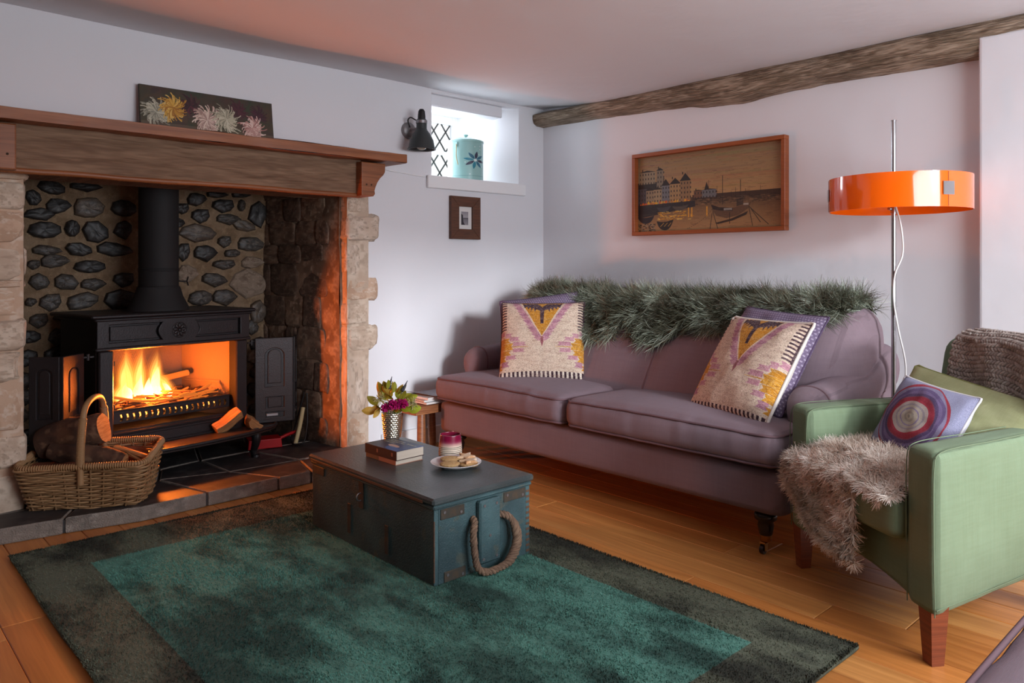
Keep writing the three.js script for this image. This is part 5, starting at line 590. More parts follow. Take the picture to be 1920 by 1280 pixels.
{
  const s = thing('sofa', 'mauve two-seat sofa with rolled arms, piped cushions and turned castor legs', 'sofa', [BC, 0, 0.66]), L = (g) => tr(g, -BC, 0, -0.66), P = (n, g, m = mSofa, l) => part(s, n, uvBox(L(g)), m, l);
  P('base', tr(softBox(1.995, 0.172, 0.96, 0.028, [40, 6, 20], (q) => { q.z += (fbm(q.x * 3, q.y * 3, 1, 2) - .5) * 0.008; }), BC, 0.236, 0.66));
  const bk = surf(110, 48, (u, v) => { const e = 1.02; let x = BC + (u * 2 - 1) * e; return backPoint(x, v); }); P('back', bk);
  for (const k of [-1, 1]) { const x = BC + k * 1.02, q = surf(48, 1, (u, v) => v ? V(x + 0.001 * k, 0.5, 0.42) : backPoint(x, k > 0 ? 1 - u : u)); P('back_end', q); }
  // back seam and end piping
  const sm = []; for (let i = 0; i <= 20; i++) sm.push(backPoint(SEAM, 0.02 + i / 20 * 0.45, 0.001)); P('back_seam', tube(sm, 0.004, 40, 6), mPipe);
  
  // seat cushions
  for (const [x0, x1, sd] of [[0.318, 1.288, 1], [1.288, 2.328, 7]]) {
    const w = x1 - x0, d = 0.50, h = 0.142, fn = (q, u) => { const c = (1 - Math.pow(Math.abs(u.x), 2.5)) * (1 - u.z * u.z * 0.7); if (u.y > 0) q.y += 0.028 * c * u.y - 0.006; q.z += u.z > 0.5 ? 0.014 * (1 - u.y * u.y) * (1 - Math.pow(Math.abs(u.x), 4)) : 0; const wr = (fbm(q.x * 26 + sd, q.y * 4, sd, 2) - .5) * 0.010 * smoothstep(u.z, 0.6, 1) + (fbm(q.x * 5 + sd, q.z * 6, sd, 3) - .5) * 0.012 * smoothstep(u.y, 0.4, 1); q.y += wr * 0.7; q.z += wr * 0.7; };
    const g = softBox(w - 0.006, h, d, 0.05, [46, 12, 26], fn); const cu = P('seat_cushion', tr(g, (x0 + x1) / 2, 0.394, 0.925));
    for (const sy of [1, -1]) { const q = [], a = w / 2 - 0.012, b = d / 2 - 0.008, c = 0.05, yy = sy * (h / 2 - 0.016); const ring = []; for (let i = 0; i <= 6; i++) { const t = i / 6 * Math.PI / 2; ring.push([a - c + Math.sin(t) * c, b - c + Math.cos(t) * c]); } const all = [...[...Array(15)].map((_, i) => [lerp(-a + c, a - c, i / 15), b]), ...ring, [a, 0.1], [a, -0.05], [a, -b], [-a, -b], [-a, -0.05], [-a, 0.1], ...ring.map(([x, z]) => [-x, z]).reverse()]; for (const [x, z] of all) { const p = V(x, yy, z); fn(p, V(x / (w / 2), yy / (h / 2), z / (d / 2))); q.push(p.add(V((x0 + x1) / 2 - BC, 0.394, 0.925 - 0.66))); } part(cu, 'piping', new THREE.TubeGeometry(new THREE.CatmullRomCurve3(q, true, 'centripetal'), 220, 0.0048, 6, true), mPipe); }
  }
  // arms
  const prof = [[-0.06, 0.0], [-0.062, 0.10], [-0.066, 0.18], [-0.072, 0.23], [-0.066, 0.275], [-0.042, 0.308], [0, 0.32], [0.045, 0.313], [0.078, 0.285], [0.088, 0.24], [0.08, 0.20], [0.064, 0.17], [0.058, 0.10], [0.055, 0]].map(([x, y]) => V(x, y, 0)), pc = new THREE.CatmullRomCurve3(prof, false, 'centripetal');
  for (const k of [-1, 1]) {
    const cx = BC + k * 0.965, topY = (z) => 0.615 + 0.10 * (1 - smoothstep(z, 0.25, 0.52)) - 0.02 * smoothstep(z, 0.6, 0.85), f = (u, v) => { const z = 0.965 - v * 0.75, p = pc.getPoint(u), q = clamp((z - 0.875) / 0.09, 0, 1), sh = Math.sqrt(Math.max(0, 1 - q * q * 0.9999)); const sc = (topY(z) - 0.30) / 0.32; let x = p.x * (0.55 + 0.45 * sh), y = p.y * sc; if (q > 0) { x = p.x * (0.15 + 0.85 * sh); y = lerp(0.17, y, y > 0.17 ? 0.30 + 0.70 * sh : 1); } return V(cx + k * x, 0.30 + y, z); };
    P('arm', k > 0 ? surf(44, 60, (u, v) => f(1 - u, v)) : surf(44, 60, f)); P('arm_front', surf(44, 1, (u, v) => v ? V(cx, 0.44, 0.966) : f(k > 0 ? u : 1 - u, 0)));
    const q = []; for (let i = 0; i <= 30; i++) { const p = f(0.18 + i / 30 * 0.64, 0.115); q.push(p); } P('arm_piping', tube(q, 0.004, 60, 6), mPipe); const q2 = []; for (let i = 0; i <= 24; i++) q2.push(f(0.815, 0.1 + i / 24 * 0.75)); P('arm_piping', tube(q2, 0.003, 50, 6), mPipe);
    P('side_panel', tr(softBox(0.11, 0.34, 0.72, 0.02, [4, 8, 14]), cx + k * 0.0, 0.33, 0.54));
  }
  const dkw = M({ color: '#1c1210', roughness: 0.25 }), brass = M({ color: '#a8793c', roughness: 0.3, metalness: 1 });
  for (const [x, z] of [[0.44, 1.085], [2.235, 1.085], [0.44, 0.26], [2.235, 0.26]]) { const lg = P('leg', tr(lathe([[0, 0.155], [0.035, 0.155], [0.042, 0.14], [0.04, 0.125], [0.026, 0.115], [0.030, 0.10], [0.024, 0.07], [0.021, 0.065]], 20), x, 0, z), dkw); const l = (g) => tr(g, x - BC, 0, z - 0.66); part(lg, 'ferrule', l(lathe([[0.0215, 0.07], [0.021, 0.045], [0.012, 0.04], [0, 0.04]], 16)), brass); part(lg, 'castor_fork', l(merge(tr(cbox(0.022, 0.008, 0.03, 0.002), 0, 0.038, 0.01), tr(cbox(0.004, 0.03, 0.02, 0.001), 0.01, 0.026, 0.016), tr(cbox(0.004, 0.03, 0.02, 0.001), -0.01, 0.026, 0.016))), brass); part(lg, 'castor_wheel', l(tr(cyl(0.0165, 0.0165, 0.014, 20).rotateZ(Math.PI / 2), 0, 0.0168, 0.02)), dkw); }
}
// ---------------------------------------------------------------- fur
function strandGeo(bend, w, segs = 4) { const P = [], I = []; for (let i = 0; i <= segs; i++) { const t = i / segs, ww = w * (1 - 0.85 * t), y = t * (1 - 0.25 * bend * t), z = bend * t * t * 0.6; P.push(-ww, y, z, ww, y, z); if (i < segs) { const a = i * 2; I.push(a, a + 1, a + 3, a, a + 3, a + 2); } } const g = new THREE.BufferGeometry(); g.setAttribute('position', new THREE.Float32BufferAttribute(P, 3)); g.setIndex(I); g.computeVertexNormals(); return g; }
function fur(parent, N, R, pick, geo, mat) {                 // pick(i) -> [point, direction, length, colour]
  const im = new THREE.InstancedMesh(geo, mat, N), m = new THREE.Matrix4(), c = new THREE.Color(), x = V(), z = V();
  for (let i = 0; i < N; i++) { const [p, d, L, k] = pick(i); d.normalize(); x.set(R() - .5, R() - .5, R() - .5).cross(d).normalize(); z.copy(x).cross(d); if (z.y > 0.0 && R() < 0.7) { x.negate(); z.negate(); } m.makeBasis(x.clone().multiplyScalar(L), d.clone().multiplyScalar(L), z.clone().multiplyScalar(L)); m.setPosition(p); im.setMatrixAt(i, m); c.setRGB(k[0], k[1], k[2], THREE.SRGBColorSpace); im.setColorAt(i, c); }
  im.name = 'fur'; im.userData.kind = 'stuff'; parent.add(im); return im;
}
{
  const R = rng(8), o = thing('sheepskin_throw', 'shaggy dark green sheepskin draped over the sofa back', 'throw', [0, 0, 0]);
  const yb = [[0.36, 0.87], [0.6, 0.82], [0.8, 0.77], [0.92, 0.71], [1.03, 0.68], [1.13, 0.69], [1.22, 0.75], [1.33, 0.69], [1.43, 0.655], [1.50, 0.69], [1.58, 0.75], [1.75, 0.755], [1.9, 0.765], [2.05, 0.79], [2.2, 0.835], [2.31, 0.89]];
  const edge = (x) => { for (let i = 1; i < yb.length; i++) if (x <= yb[i][0]) return lerp(yb[i - 1][1], yb[i][1], smoothstep((x - yb[i - 1][0]) / (yb[i][0] - yb[i - 1][0]), 0, 1)); return 0.875; };
  const tTab = Array.from({ length: 401 }, (_, k) => { const x = 0.3 + k / 400 * 2.1, y = edge(x); let a = 0.05, b = 0.53; for (let i = 0; i < 22; i++) { const m = (a + b) / 2; if (backPoint(Math.min(x, 2.2), m).y < y) a = m; else b = m; } return (a + b) / 2; }), tEdge = (x) => tTab[clamp(Math.round((x - 0.3) / 2.1 * 400), 0, 400)];
  const S = (u, v, lift = 0.012) => { const x = lerp(0.365, 2.30, u), t = lerp(tEdge(x), 0.70, v); return backPoint(x, t, lift + 0.012 * fbm(x * 6, v * 4, 2, 2)); };
  part(o, 'hide', surf(90, 24, (u, v) => S(u, v, 0.006)), M({ color: '#35382e', roughness: 1, side: THREE.DoubleSide }));
  const q1 = V(), mF = M({ color: '#ffffff', roughness: 0.65, side: THREE.DoubleSide });
  fur(o, 120000, R, () => { const u = R(), v = R() * R() * 0.4 + R() * 0.6, p = S(u, v, 0.004), e = 0.012, du = S(Math.min(1, u + e), v).sub(S(Math.max(0, u - e), v)), dv = S(u, Math.max(0, v - 0.03)).sub(S(u, Math.min(1, v + 0.03))), n = dv.clone().cross(du).normalize(); if (n.y < 0 && n.z < 0) n.negate(); dv.normalize();
    const cx = p.x * 13, cy = v * 7, sw = (vn(cx * 0.5, cy * 0.6, 3) - .5) * 3.2 - 0.5, tu = V((vn(cx * 1.6, cy * 1.6, 1) - .5) * 1.6, (vn(cx * 1.6, cy * 1.6, 5) - .5) * 1.2, (vn(cx * 1.6, cy * 1.6, 9) - .5) * 1.2);
    const gu = 64, gv = 17, iu = Math.floor(u * gu), iv = Math.floor(v * gv), uc = clamp((iu + 0.5 + (hsh(iu, iv, 1) - .5) * 0.9) / gu, 0, 1), vc = clamp((iv + 0.5 + (hsh(iu, iv, 2) - .5) * 0.9) / gv, 0, 1), pc = S(uc, vc, 0.004), L0 = 0.085, fl = n.clone().multiplyScalar(v > 0.5 ? 0.22 : 0.30).addScaledVector(dv, v > 0.62 ? 0.5 : 0.8).add(V(sw * 0.6, 0, 0)).add(V((hsh(iu, iv, 3) - .5) * 1.0, (hsh(iu, iv, 4) - .5) * 0.5, (hsh(iu, iv, 5) - .5) * 0.3)).normalize(), d = pc.addScaledVector(fl, L0).sub(p).add(V((R() - .5) * 0.018, (R() - .5) * 0.018, (R() - .5) * 0.018));
    const k = clamp(0.5 + (fbm(p.x * 7, v * 6, 7, 3) - .5) * 2.0 + (hsh(iu, iv, 7) - .5) * 0.9 + (R() - .5) * 0.5, 0, 1), b = R() < 0.4 ? 0.6 : 0; return [p, d, 0.075 + R() * 0.05, mix3(mix3(C8('#45422f'), C8('#848c78'), k), C8('#ccd6c6'), b * (0.3 + k))]; }, strandGeo(1.0, 0.016, 5), mF);
}
// ---------------------------------------------------------------- cushions on the sofa
const kilim = canvasTex(640, 640, (c, W, H) => {
  const R = rng(12); c.fillStyle = '#cdb7a2'; c.fillRect(0, 0, W, H); const step = (pts, col) => { c.fillStyle = col; c.beginPath(); pts.forEach(([x, y], i) => i ? c.lineTo(x, y) : c.moveTo(x, y)); c.fill(); };
  for (let i = 0; i < 12; i++) { const y = i * 30, k = 1 - i / 12.2; for (const s of [-1, 1]) { step([[320 + s * (k * 205 - 14), y], [320 + s * (k * 205 + 46), y + 4], [320 + s * (k * 205 + 8), y + 34], [320 + s * (k * 205 - 34), y + 32]], i % 2 ? '#b57f8d' : '#a66f84'); } }
  step([[150, 0], [490, 0], [320, 330]], '#bd7d1c'); c.strokeStyle = '#e3c7b0'; c.lineWidth = 4; c.beginPath(); c.moveTo(150, 0); c.lineTo(320, 330); c.lineTo(490, 0); c.stroke();
  step([[303, 70], [337, 70], [332, 215], [308, 215]], '#35202a'); for (const s of [-1, 1]) for (let i = 0; i < 4; i++) step([[320, 60 + i * 8], [320 + s * (40 + i * 32), 22 + i * 2], [320 + s * (64 + i * 30), 18], [320 + s * (58 + i * 26), 112 - i * 14], [320 + s * (36 + i * 26), 66 - i * 4], [320 + s * 12, 100]], '#35202a');
  step([[312, 330], [330, 330], [334, 372], [322, 412], [310, 372]], '#8a4a52');
  for (const s of [-1, 1]) { const X = (x) => s < 0 ? x : W - x; for (const [x0, x1, y0, y1, col] of [[0, 40, 270, 310, '#b57f8d'], [40, 92, 292, 330, '#b57f8d'], [0, 74, 330, 372, '#bd7d1c'], [74, 150, 326, 360, '#b57f8d'], [0, 100, 372, 430, '#c4861f'], [100, 200, 366, 400, '#b57f8d'], [90, 220, 404, 410, '#bd7d1c'], [100, 190, 418, 452, '#b57f8d'], [0, 84, 430, 474, '#bd7d1c'], [50, 130, 474, 508, '#b57f8d'], [0, 50, 474, 520, '#c4861f'], [16, 76, 520, 562, '#a66f84'], [0, 24, 540, 580, '#bd7d1c']]) { step([[X(x0), y0], [X(x1), y0 + 4], [X(x1 - 14), (y0 + y1) / 2], [X(x1 + 4), y1], [X(x0), y1]], col); }
    c.fillStyle = '#35202a'; for (let i = 0; i < 11; i++) c.fillRect(s < 0 ? 8 : W - 46, 10 + i * 24, 38, 11); c.fillRect(s < 0 ? 0 : W - 9, 0, 9, 268); }
  for (let i = 0; i < 20; i++) { c.fillStyle = '#35202a'; c.fillRect(i * 32 + 6, 600, 16, 40); c.fillStyle = '#e0d2c2'; c.fillRect(i * 32 + 22, 600, 16, 40); }
  for (let i = 0; i < 500; i++) { c.fillStyle = R() < 0.5 ? 'rgba(235,215,195,0.10)' : 'rgba(120,85,70,0.10)'; c.fillRect(R() * W, R() * H, 30 + R() * 60, 6 + R() * 12); } for (let i = 0; i < 16000; i++) { c.fillStyle = R() < 0.5 ? 'rgba(255,240,225,0.2)' : 'rgba(50,25,20,0.18)'; c.fillRect(R() * W, R() * H, 2 + R() * 7, 3); }
});
const kBump = tex(256, 256, (u, v) => 0.5 + 0.3 * Math.sin(v * 256 * Math.PI / 2 * 0.75) * (0.5 + vn(u * 64, v * 32, 1)) * 0.6 + (vn(u * 90, v * 60, 2) - .5) * 0.4, null, false); kBump.repeat.set(3, 3);
const mKilim = M({ map: kilim, roughness: 0.95, bumpMap: kBump, bumpScale: 0.002 }), mKBack = M({ color: '#d8cfc6', roughness: 0.9 });
const purp = tex(256, 256, (u, v) => { const d = Math.hypot(md(u * 16 + (Math.floor(v * 16) % 2) * .5, 1) - .5, md(v * 16, 1) - .5); return mix3(C8('#665770'), C8('#a598ac'), (d < 0.28 ? 0.8 : 0.05) + (vn(u * 60, v * 60, 2) - .5) * 0.25); }); purp.repeat.set(2.2, 2.2);
const mPurp = M({ map: purp, roughness: 0.9, bumpMap: purp, bumpScale: 0.001 }), mPurpEdge = M({ color: '#4f3d58', roughness: 0.9 });
function cushion(name, label, w, h, t, m, back, edge, c, X, Y, o = {}) { const [a, b, seam] = pillowGeo(w, h, t, o), q = thing(name, label, 'cushion'); part(q, 'front_cover', a, m); part(q, 'rear_cover', b, back); part(q, 'seam', seam(o.pipe ?? 0.004), edge); return frame(q, c, X, Y); }
cushion('kilim_cushion', 'cream kilim cushion with mustard and pink motif by left sofa arm', 0.445, 0.43, 0.14, mKilim, mKBack, M({ color: '#3a2530', roughness: 0.9 }), [0.835, 0.664, 0.845], [0.742, 0.012, -0.67], [-0.309, 0.893, -0.326], { sag: 0.03 });
cushion('kilim_cushion', 'slanting cream kilim cushion leaning on the right sofa arm', 0.42, 0.46, 0.14, mKilim, mKBack, mKBack, [2.045, 0.64, 0.875], [0.97, -0.004, 0.241], [0.142, 0.818, -0.558], { sag: 0.03, seed: 4, pipe: 0.007 });
cushion('purple_cushion', 'purple patterned cushion behind the kilim cushion by left arm', 0.44, 0.44, 0.12, mPurp, mPurp, mPurpEdge, [0.72, 0.685, 0.745], [0.80, 0.13, -0.585], [-0.38, 0.89, -0.25], { seed: 2, sag: 0.03 });
cushion('purple_cushion', 'purple patterned cushion with dark piping behind slanting kilim cushion', 0.44, 0.45, 0.12, mPurp, mPurp, mPurpEdge, [2.045, 0.672, 0.765], [0.965, -0.05, 0.26], [0.17, 0.84, -0.52], { seed: 6, sag: 0.03 });
// ---------------------------------------------------------------- radiator and floor lamp
{ const o = thing('radiator', 'white column radiator on the wall behind the sofa', 'radiator', [0, 0, 0]); for (let i = 0; i < 18; i++) part(o, 'column', merge(tr(softBox(0.034, 0.52, 0.022, 0.010, [3, 8, 3]), 2.25 - i * 0.05, 0.37, 0.112), tr(softBox(0.034, 0.52, 0.022, 0.010, [3, 8, 3]), 2.25 - i * 0.05, 0.37, 0.064)), mWhite); for (const y of [0.13, 0.61]) part(o, 'header', tr(cyl(0.016, 0.016, 0.90, 14).rotateZ(Math.PI / 2), 1.83, y, 0.088), mWhite); for (const x of [1.45, 2.2]) part(o, 'foot', tr(cbox(0.03, 0.115, 0.06, 0.003), x, 0.0585, 0.088), mWhite); }
{
  const px = 2.412, pz = 0.36, o = thing('floor_lamp', 'chrome floor lamp with wide glossy orange drum shade', 'lamp', [px, 0, pz]);
  part(o, 'base', lathe([[0, 0.03], [0.02, 0.03], [0.03, 0.022], [0.14, 0.018], [0.15, 0.008], [0.15, 0.0]], 40), mChrome); part(o, 'pole', tr(cyl(0.0095, 0.0095, 1.63, 20), 0, 0.842, 0), mChrome); part(o, 'pole_tip', tr(cyl(0.0115, 0.0115, 0.004, 20), 0, 1.657, 0), mChrome);
  const sx = 0.012, sz = -0.022, r = 0.270, y0 = 1.281, y1 = 1.418, mO = MP({ color: new THREE.Color().setRGB(0.95, 0.13, 0.004), roughness: 0.12, clearcoat: 1, clearcoatRoughness: 0.04 });
  const sh = part(o, 'shade', tr(lathe([[r - 0.0035, y0], [r, y0], [r, y1], [r - 0.0035, y1], [r - 0.0035, y0]], 96), sx, 0, sz), mO, 'glossy orange drum shade'); sh.rotation.set(0, 0, 0);
  for (const a of [0.68, 2.774, 4.869]) { const g = cbox(0.05, 0.052, 0.004, 0.001); g.translate(0, 0, r + 0.002); g.rotateY(a + 0.35); part(sh, 'clip', tr(g, sx, 1.352, sz), mChrome, 'chrome clip'); const s = new THREE.BoxGeometry(0.0016, y1 - y0 - 0.004, 0.0012); s.translate(0, 0, r + 0.0006); s.rotateY(a + 0.35); part(sh, 'joint', tr(s, sx, (y0 + y1) / 2, sz), M({ color: '#7a2404', roughness: 0.5 })); }
  for (let i = 0; i < 3; i++) { const a = i * 2.094 + 0.4, p = V(sx + Math.cos(a) * (r - 0.003), 1.34, sz + Math.sin(a) * (r - 0.003)); part(o, 'spoke', tube([[0, 1.345, 0], [p.x * 0.5, 1.342, p.z * 0.5], [p.x, p.y, p.z]], 0.0035, 8, 6), mChrome); }
  part(o, 'clamp', merge(tr(cyl(0.016, 0.016, 0.05, 18), 0, 1.335, 0), tr(cyl(0.006, 0.006, 0.03, 12).rotateX(Math.PI / 2), -0.006, 1.29, 0.02)), mChrome); part(o, 'collar', tr(cyl(0.0135, 0.0135, 0.03, 18), 0, 1.285, 0), mChrome); part(o, 'bulb', tr(new THREE.SphereGeometry(0.04, 20, 14), 0.07, 1.36, -0.05), M({ color: '#e6e2da', roughness: 0.3 }));
  part(o, 'cord', tube([[0.012, 1.30, 0.010], [0.03, 1.22, 0.004], [0.034, 1.10, -0.002], [0.01, 1.02, 0.012], [0.006, 0.92, 0.016], [0.02, 0.80, 0.008], [0.045, 0.64, -0.006], [0.034, 0.5, 0.0], [0.0, 0.36, 0.02], [-0.01, 0.2, 0.03], [0.03, 0.045, 0.05], [0.16, 0.008, -0.02]], 0.0036, 90, 6), M({ color: '#dcdad8', roughness: 0.5 }));
}
// ---------------------------------------------------------------- armchair
const CH = { FL: [2.348, 1.122], FR: [2.955, 1.535], BR: [3.10, 0.86], BL: [2.665, 0.47], o: [2.76, 1.0] };
function chairAt(x, y, z) { const a = x / 0.75, b = -z / 0.72, i = (k) => lerp(lerp(CH.FL[k], CH.FR[k], a), lerp(CH.BL[k], CH.BR[k], a), b); return V(i(0) - CH.o[0], y, i(1) - CH.o[1]); }
function chairMap(g) { const p = g.attributes.position; for (let i = 0; i < p.count; i++) { const q = chairAt(p.getX(i), p.getY(i), p.getZ(i)); p.setXYZ(i, q.x, q.y, q.z); } g.computeVertexNormals(); return uvBox(g); }
const backLean = (y) => -0.56 - 0.20 * Math.max(0, y - 0.40);
{
  const mG = MP({ map: clothTex('#74866a', '#69795c', 21), roughness: 0.9, sheen: 0.3, sheenRoughness: 0.5, sheenColor: new THREE.Color('#b5c6b5'), ...clothBump }), mSeam = M({ color: '#6b7a5e', roughness: 0.9 });
  const c = thing('armchair', 'green fabric slipcovered armchair with short wooden legs', 'armchair', [CH.o[0], 0, CH.o[1]]), P = (n, g, m = mG, l) => part(c, n, chairMap(g), m, l);
  const wr = (sd, k) => (q, u) => { const a = (fbm(q.x * 5 + sd, q.y * 5, q.z * 5 + sd, 3) - .5) * k; q.x += a * Math.abs(u.x); q.y += a * Math.max(0, u.y); q.z += a * 0.5; };
  P('arm', tr(softBox(0.12, 0.43, 0.66, 0.026, [8, 20, 26], wr(1, 0.016)), 0.06, 0.352, -0.33)); P('arm', tr(softBox(0.12, 0.43, 0.66, 0.026, [8, 20, 26], wr(5, 0.014)), 0.69, 0.352, -0.33));
  P('front_skirt', tr(softBox(0.56, 0.19, 0.05, 0.012, [24, 10, 3], (q, u) => { if (q.y < 0) q.y += 0.03 * (1 - u.x * u.x) * -u.y; }), 0.375, 0.235, -0.045)); P('seat_platform', tr(softBox(0.54, 0.13, 0.55, 0.01, [6, 4, 6]), 0.375, 0.225, -0.32));
  P('seat_cushion', tr(softBox(0.505, 0.135, 0.60, 0.042, [24, 12, 24], (q, u) => { if (u.y > 0) q.y += 0.02 * (1 - u.x * u.x) * (1 - u.z * u.z); if (u.z > 0) q.z += 0.018 * (1 - u.x * u.x) * u.z; }), 0.375, 0.36, -0.27));
  P('back', tr(softBox(0.64, 0.66, 0.15, 0.05, [28, 24, 10], (q, u) => { q.z -= 0.20 * Math.max(0, q.y + 0.475 - 0.40); if (u.y > 0.5) q.y -= 0.02 * u.x * u.x; const a = (fbm(q.x * 5, q.y * 5, 3, 2) - .5) * 0.012; q.z += a; }), 0.375, 0.475, -0.635));
  for (const [x, out] of [[0.75, 1], [0.63, 0], [0.0, 1], [0.12, 0]]) { const xx = x + (x > 0.5 ? (out ? -0.004 : 0.006) : (out ? 0.004 : -0.006)), q = [[xx, 0.14, -0.004], [xx, 0.35, 0.001], [xx, 0.52, -0.001], [xx, 0.556, -0.010], [xx, 0.566, -0.04], [xx, 0.5665, -0.3], [xx, 0.566, -0.6]].map((p) => chairAt(...p)); part(c, 'seam', tube(q, 0.0015, 70, 5), mSeam); }
  const hem = [[0.752, 0.16, -0.004], [0.752, 0.16, -0.3], [0.752, 0.165, -0.64]].map((p) => chairAt(...p)); part(c, 'hem_stitch', tube(hem, 0.0015, 40, 5), mSeam);
  const lw = M({ map: woodTex('#8a4526', '#6b3018', 109, [0.3, 0.06], 1, 0.9), roughness: 0.4 });
  for (const [x, z] of [[0.035, -0.035], [0.715, -0.035], [0.06, -0.66], [0.69, -0.66]]) { const g = new THREE.BoxGeometry(0.052, 0.16, 0.052, 1, 4, 1); const p = g.attributes.position; for (let i = 0; i < p.count; i++) { const k = 0.68 + 0.32 * (p.getY(i) / 0.16 + 0.5); p.setX(i, p.getX(i) * k); p.setZ(i, p.getZ(i) * k); } g.computeVertexNormals(); const b = chairAt(x, 0.08, z); g.rotateY(-0.6); part(c, 'leg', uvBox(tr(deindex(g), b.x, b.y, b.z)), lw); }
}
{ // sheepskin over the seat, hanging over the front left corner
  const R = rng(14), o = thing('sheepskin', 'curly beige sheepskin hanging over the front of armchair seat', 'sheepskin', [CH.o[0], 0, CH.o[1]]);
  const drop = (x) => 0.09 + 0.15 * smoothstep(x, 0.06, 0.36) - 0.012 * Math.sin(x * 22);
  const S = (u, v, lift = 0) => { // u across the seat, v from the back of the seat over the front edge and down
    const x = lerp(0.065 + 0.10 * Math.max(0, 0.6 - v), 0.625 - 0.02 * v, u), Lf = 0.46, hang = x < 0.445 ? drop(x) : 0.0, tot = Lf + hang + 0.02, s = v * tot; const top = 0.432 + 0.022 * (1 - Math.pow((x - 0.375) / 0.28, 2)) + lift;
    const zEnd = 0.045 + lift * (x < 0.445 ? 1 : 0.3), zs = -0.44; if (s < Lf) return chairAt(x, top - 0.03 * smoothstep(s / Lf, 0.82, 1), lerp(zs, zEnd - 0.02, s / Lf)); const k = s - Lf; const a = Math.min(k, 0.03) / 0.03 * Math.PI / 2; return chairAt(x, top - 0.03 - 0.02 * (1 - Math.cos(a)) - Math.max(0, k - 0.03), zEnd - 0.02 + 0.025 * Math.sin(a)); };
  part(o, 'hide', surf(36, 36, (u, v) => S(u, v, 0.0)), M({ color: '#8f7462', roughness: 1, side: THREE.DoubleSide }));
  fur(o, 70000, R, () => { const u = R(), v = R(), p = S(u, v, 0.002), du = S(Math.min(1, u + .02), v).sub(S(Math.max(0, u - .02), v)), dv = S(u, Math.min(1, v + .02)).sub(S(u, Math.max(0, v - .02))), n = dv.clone().cross(du).normalize(); if (n.y < -0.2) n.negate(); dv.normalize();
    const cx = u * 30, cy = v * 40, tu = V(vn(cx, cy, 1) - .5, vn(cx, cy, 5) - .5, vn(cx, cy, 9) - .5), iu = Math.floor(u * 36), iv = Math.floor(v * 46), pc = S(clamp((iu + hsh(iu, iv, 1)) / 36, 0, 1), clamp((iv + hsh(iu, iv, 2)) / 46, 0, 1), 0.002), fl = n.multiplyScalar(0.7).addScaledVector(dv, 0.45).add(V((hsh(iu, iv, 3) - .5) * 1.3, (hsh(iu, iv, 4) - .5) * 0.9, (hsh(iu, iv, 5) - .5) * 1.3)).normalize(), d = pc.addScaledVector(fl, 0.034).sub(p).add(V((R() - .5) * 0.008, (R() - .5) * 0.008, (R() - .5) * 0.008));
    const k = clamp(0.55 + (fbm(u * 7, v * 8, 7, 3) - .5) * 1.2 + (hsh(iu, iv, 7) - .5) * 0.6 + (R() - .5) * 0.4, 0, 1); return [p, d, 0.030 + R() * 0.016, mix3(C8('#bfa895'), C8('#f4e9de'), k)]; }, strandGeo(1.3, 0.042, 5), M({ color: '#ffffff', roughness: 0.8, side: THREE.DoubleSide }));
}
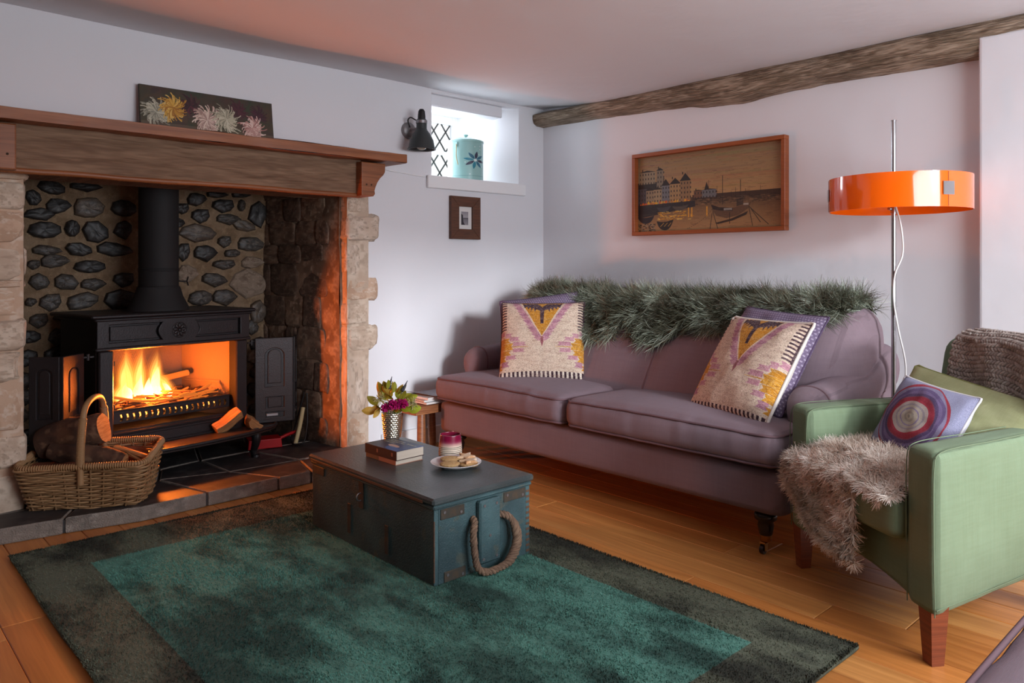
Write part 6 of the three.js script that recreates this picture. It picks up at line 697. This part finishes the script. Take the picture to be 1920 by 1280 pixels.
{ // cushions and knitted throw on the armchair
  const felt = canvasTex(512, 512, (c, W, H) => { const R = rng(33); c.fillStyle = '#8a89a2'; c.fillRect(0, 0, W, H); const ring = (r, col) => { c.fillStyle = col; c.beginPath(); for (let i = 0; i <= 90; i++) { const a = i / 90 * 6.2832, k = r * (1 + 0.05 * Math.sin(a * 2 + r * 0.02) + 0.02 * Math.sin(a * 5 + r)); c.lineTo(245 + Math.cos(a) * k, 262 + Math.sin(a) * k * 1.0); } c.fill(); };
    for (const [r, col] of [[236, '#8f2a38'], [222, '#7d7590'], [205, '#5c4a70'], [186, '#6d5b80'], [170, '#4f3d60'], [152, '#7a3a4c'], [146, '#8a2434'], [122, '#982a3a'], [112, '#a89a92'], [92, '#8f8488'], [80, '#a89c8e'], [62, '#847690'], [54, '#a59a8a'], [34, '#8f8578'], [20, '#a39784'], [9, '#857a6e']]) ring(r, col);
    for (let i = 0; i < 14000; i++) { c.fillStyle = R() < .5 ? 'rgba(255,250,250,0.09)' : 'rgba(30,20,40,0.09)'; c.fillRect(R() * W, R() * H, 1 + R() * 4, 1 + R() * 2); } });
  const mGr = M({ map: clothTex('#b0b084', '#9c9e70', 25, 0.4), roughness: 0.9, ...clothBump }), mFelt = M({ map: felt, roughness: 1, bumpMap: fineBump, bumpScale: 0.002 }), mGrE = M({ color: '#7d8048', roughness: 0.9 });
  cushion('green_cushion', 'large pale green linen cushion against the armchair back', 0.52, 0.33, 0.13, mGr, mGr, mGrE, [2.815, 0.53, 0.925], [0.91, -0.13, 0.39], [0.33, 0.79, -0.51], { seed: 9, sag: 0.04 });
  cushion('felt_cushion', 'small felted cushion with red and purple swirl on the armchair', 0.275, 0.275, 0.11, mFelt, M({ color: '#b9b5bd', roughness: 0.95 }), M({ color: '#c9c4c8', roughness: 0.95 }), [2.755, 0.545, 1.045], [0.925, -0.123, 0.361], [0.286, 0.85, -0.443], { seed: 3, sag: 0.05 });
  const R = rng(44), o = thing('knitted_throw', 'chunky brown-pink knitted blanket over the armchair back', 'blanket', [CH.o[0], 0, CH.o[1]]);
  const S = (u, v, lift = 0) => { const x = lerp(0.20 + 0.03 * (1 - v) - 0.05 * Math.max(0, 1 - v * 1.5), 0.74, u), Ltop = 0.13, F = 0.17 + 0.012 * Math.sin(u * 9), s = v * (F + Ltop + 0.12), zf = (y) => -0.635 + 0.075 - 0.20 * Math.max(0, y - 0.40) + 0.022 + lift, yt = 0.822 + lift; // v = 0 bottom front edge
    if (s < F) { const y = yt - 0.03 - (F - s); return chairAt(x, y, zf(y) + 0.012 * Math.sin(u * 14 + v * 5)); } const k = s - F; if (k < Ltop) { const a = k / Ltop * Math.PI; return chairAt(x, yt - 0.03 + 0.03 * Math.sin(a), lerp(zf(0.79), zf(0.79) - 0.20, (1 - Math.cos(a)) / 2)); } return chairAt(x, yt - 0.03 - (k - Ltop), zf(0.79) - 0.20); };
  const mK = M({ color: '#8a7068', roughness: 1 }); part(o, 'knit_ground', surf(40, 40, (u, v) => S(u, v, -0.006)), M({ color: '#7a675e', roughness: 1, side: THREE.DoubleSide }));
  const sg = new THREE.SphereGeometry(1, 8, 6), NU = 34, NV = 30, im = new THREE.InstancedMesh(sg, M({ color: '#ffffff', roughness: 1, bumpMap: fineBump, bumpScale: 0.002 }), NU * NV), m = new THREE.Matrix4(), c = new THREE.Color();
  for (let j = 0; j < NV; j++) for (let i = 0; i < NU; i++) { const u = (i + 0.5 + (j % 2) * 0.3) / (NU + 0.4), v = (j + 0.5) / NV, p = S(u, v, 0.001 + R() * 0.002), du = S(Math.min(1, u + .01), v).sub(S(u - .01, v)).normalize(), dv = S(u, Math.min(1, v + .012)).sub(S(u, Math.max(0, v - .012))).normalize(), n = du.clone().cross(dv).normalize(), s = j % 2 ? 1 : -1, a = du.clone().multiplyScalar(0.72).addScaledVector(dv, s * 0.7).normalize(), b = n.clone().cross(a); m.makeBasis(a.multiplyScalar(0.0122), b.multiplyScalar(0.0058), n.multiplyScalar(0.0075)); m.setPosition(p); im.setMatrixAt(j * NU + i, m); const k = R(); const q = mix3(C8('#dccdc2'), C8('#b5a197'), k); c.setRGB(q[0], q[1], q[2], THREE.SRGBColorSpace); im.setColorAt(j * NU + i, c); }
  im.name = 'knit_stitches'; im.userData.kind = 'stuff'; o.add(im);
}
{ // corner of an upholstered footstool beside the camera
  const s = thing('footstool', 'mauve piped upholstered footstool on the bare boards beside armchair', 'footstool', [3.745, 0, 2.33]), w = 0.90, d = 0.82, h = 0.15, fn = (q, u) => { if (u.y > 0) q.y += 0.02 * (1 - u.x * u.x) * (1 - u.z * u.z); q.x += (fbm(q.z * 9, q.y * 5, 3, 2) - .5) * 0.014; };
  part(s, 'base', uvBox(tr(softBox(0.86, 0.19, 0.78, 0.03, [8, 4, 12]), 0.0, 0.235, 0)), mSofa); const cu = part(s, 'seat_cushion', uvBox(tr(softBox(w, h, d, 0.05, [24, 10, 30], fn), 0, 0.40, 0)), mSofa);
  const q = [], a = w / 2 - 0.012, b = d / 2 - 0.012, c = 0.07, yy = h / 2 - 0.012; for (let i = 0; i < 4; i++) { const sx = [1, 1, -1, -1][i], sz = [1, -1, -1, 1][i]; for (let k = 0; k <= 6; k++) { const t = k / 6 * Math.PI / 2, e = i % 2 ? Math.PI / 2 - t : t, p = V(sx * (a - c + Math.sin(e) * c), yy, sz * (b - c + Math.cos(e) * c)); fn(p, V(p.x / (w / 2), yy / (h / 2), p.z / (d / 2))); q.push(p.add(V(0, 0.40, 0))); } } part(cu, 'piping', new THREE.TubeGeometry(new THREE.CatmullRomCurve3(q, true, 'centripetal'), 200, 0.005, 6, true), mPipe);
  for (const [x, z] of [[-0.38, -0.34], [-0.38, 0.34], [0.38, -0.34], [0.38, 0.34]]) part(s, 'leg', tr(cyl(0.028, 0.02, 0.14, 16), x, 0.0705, z), mBlack);
}
scene.traverse((o) => { if (o.isMesh) { o.castShadow = true; o.receiveShadow = true; } });
renderer.render(scene, camera);
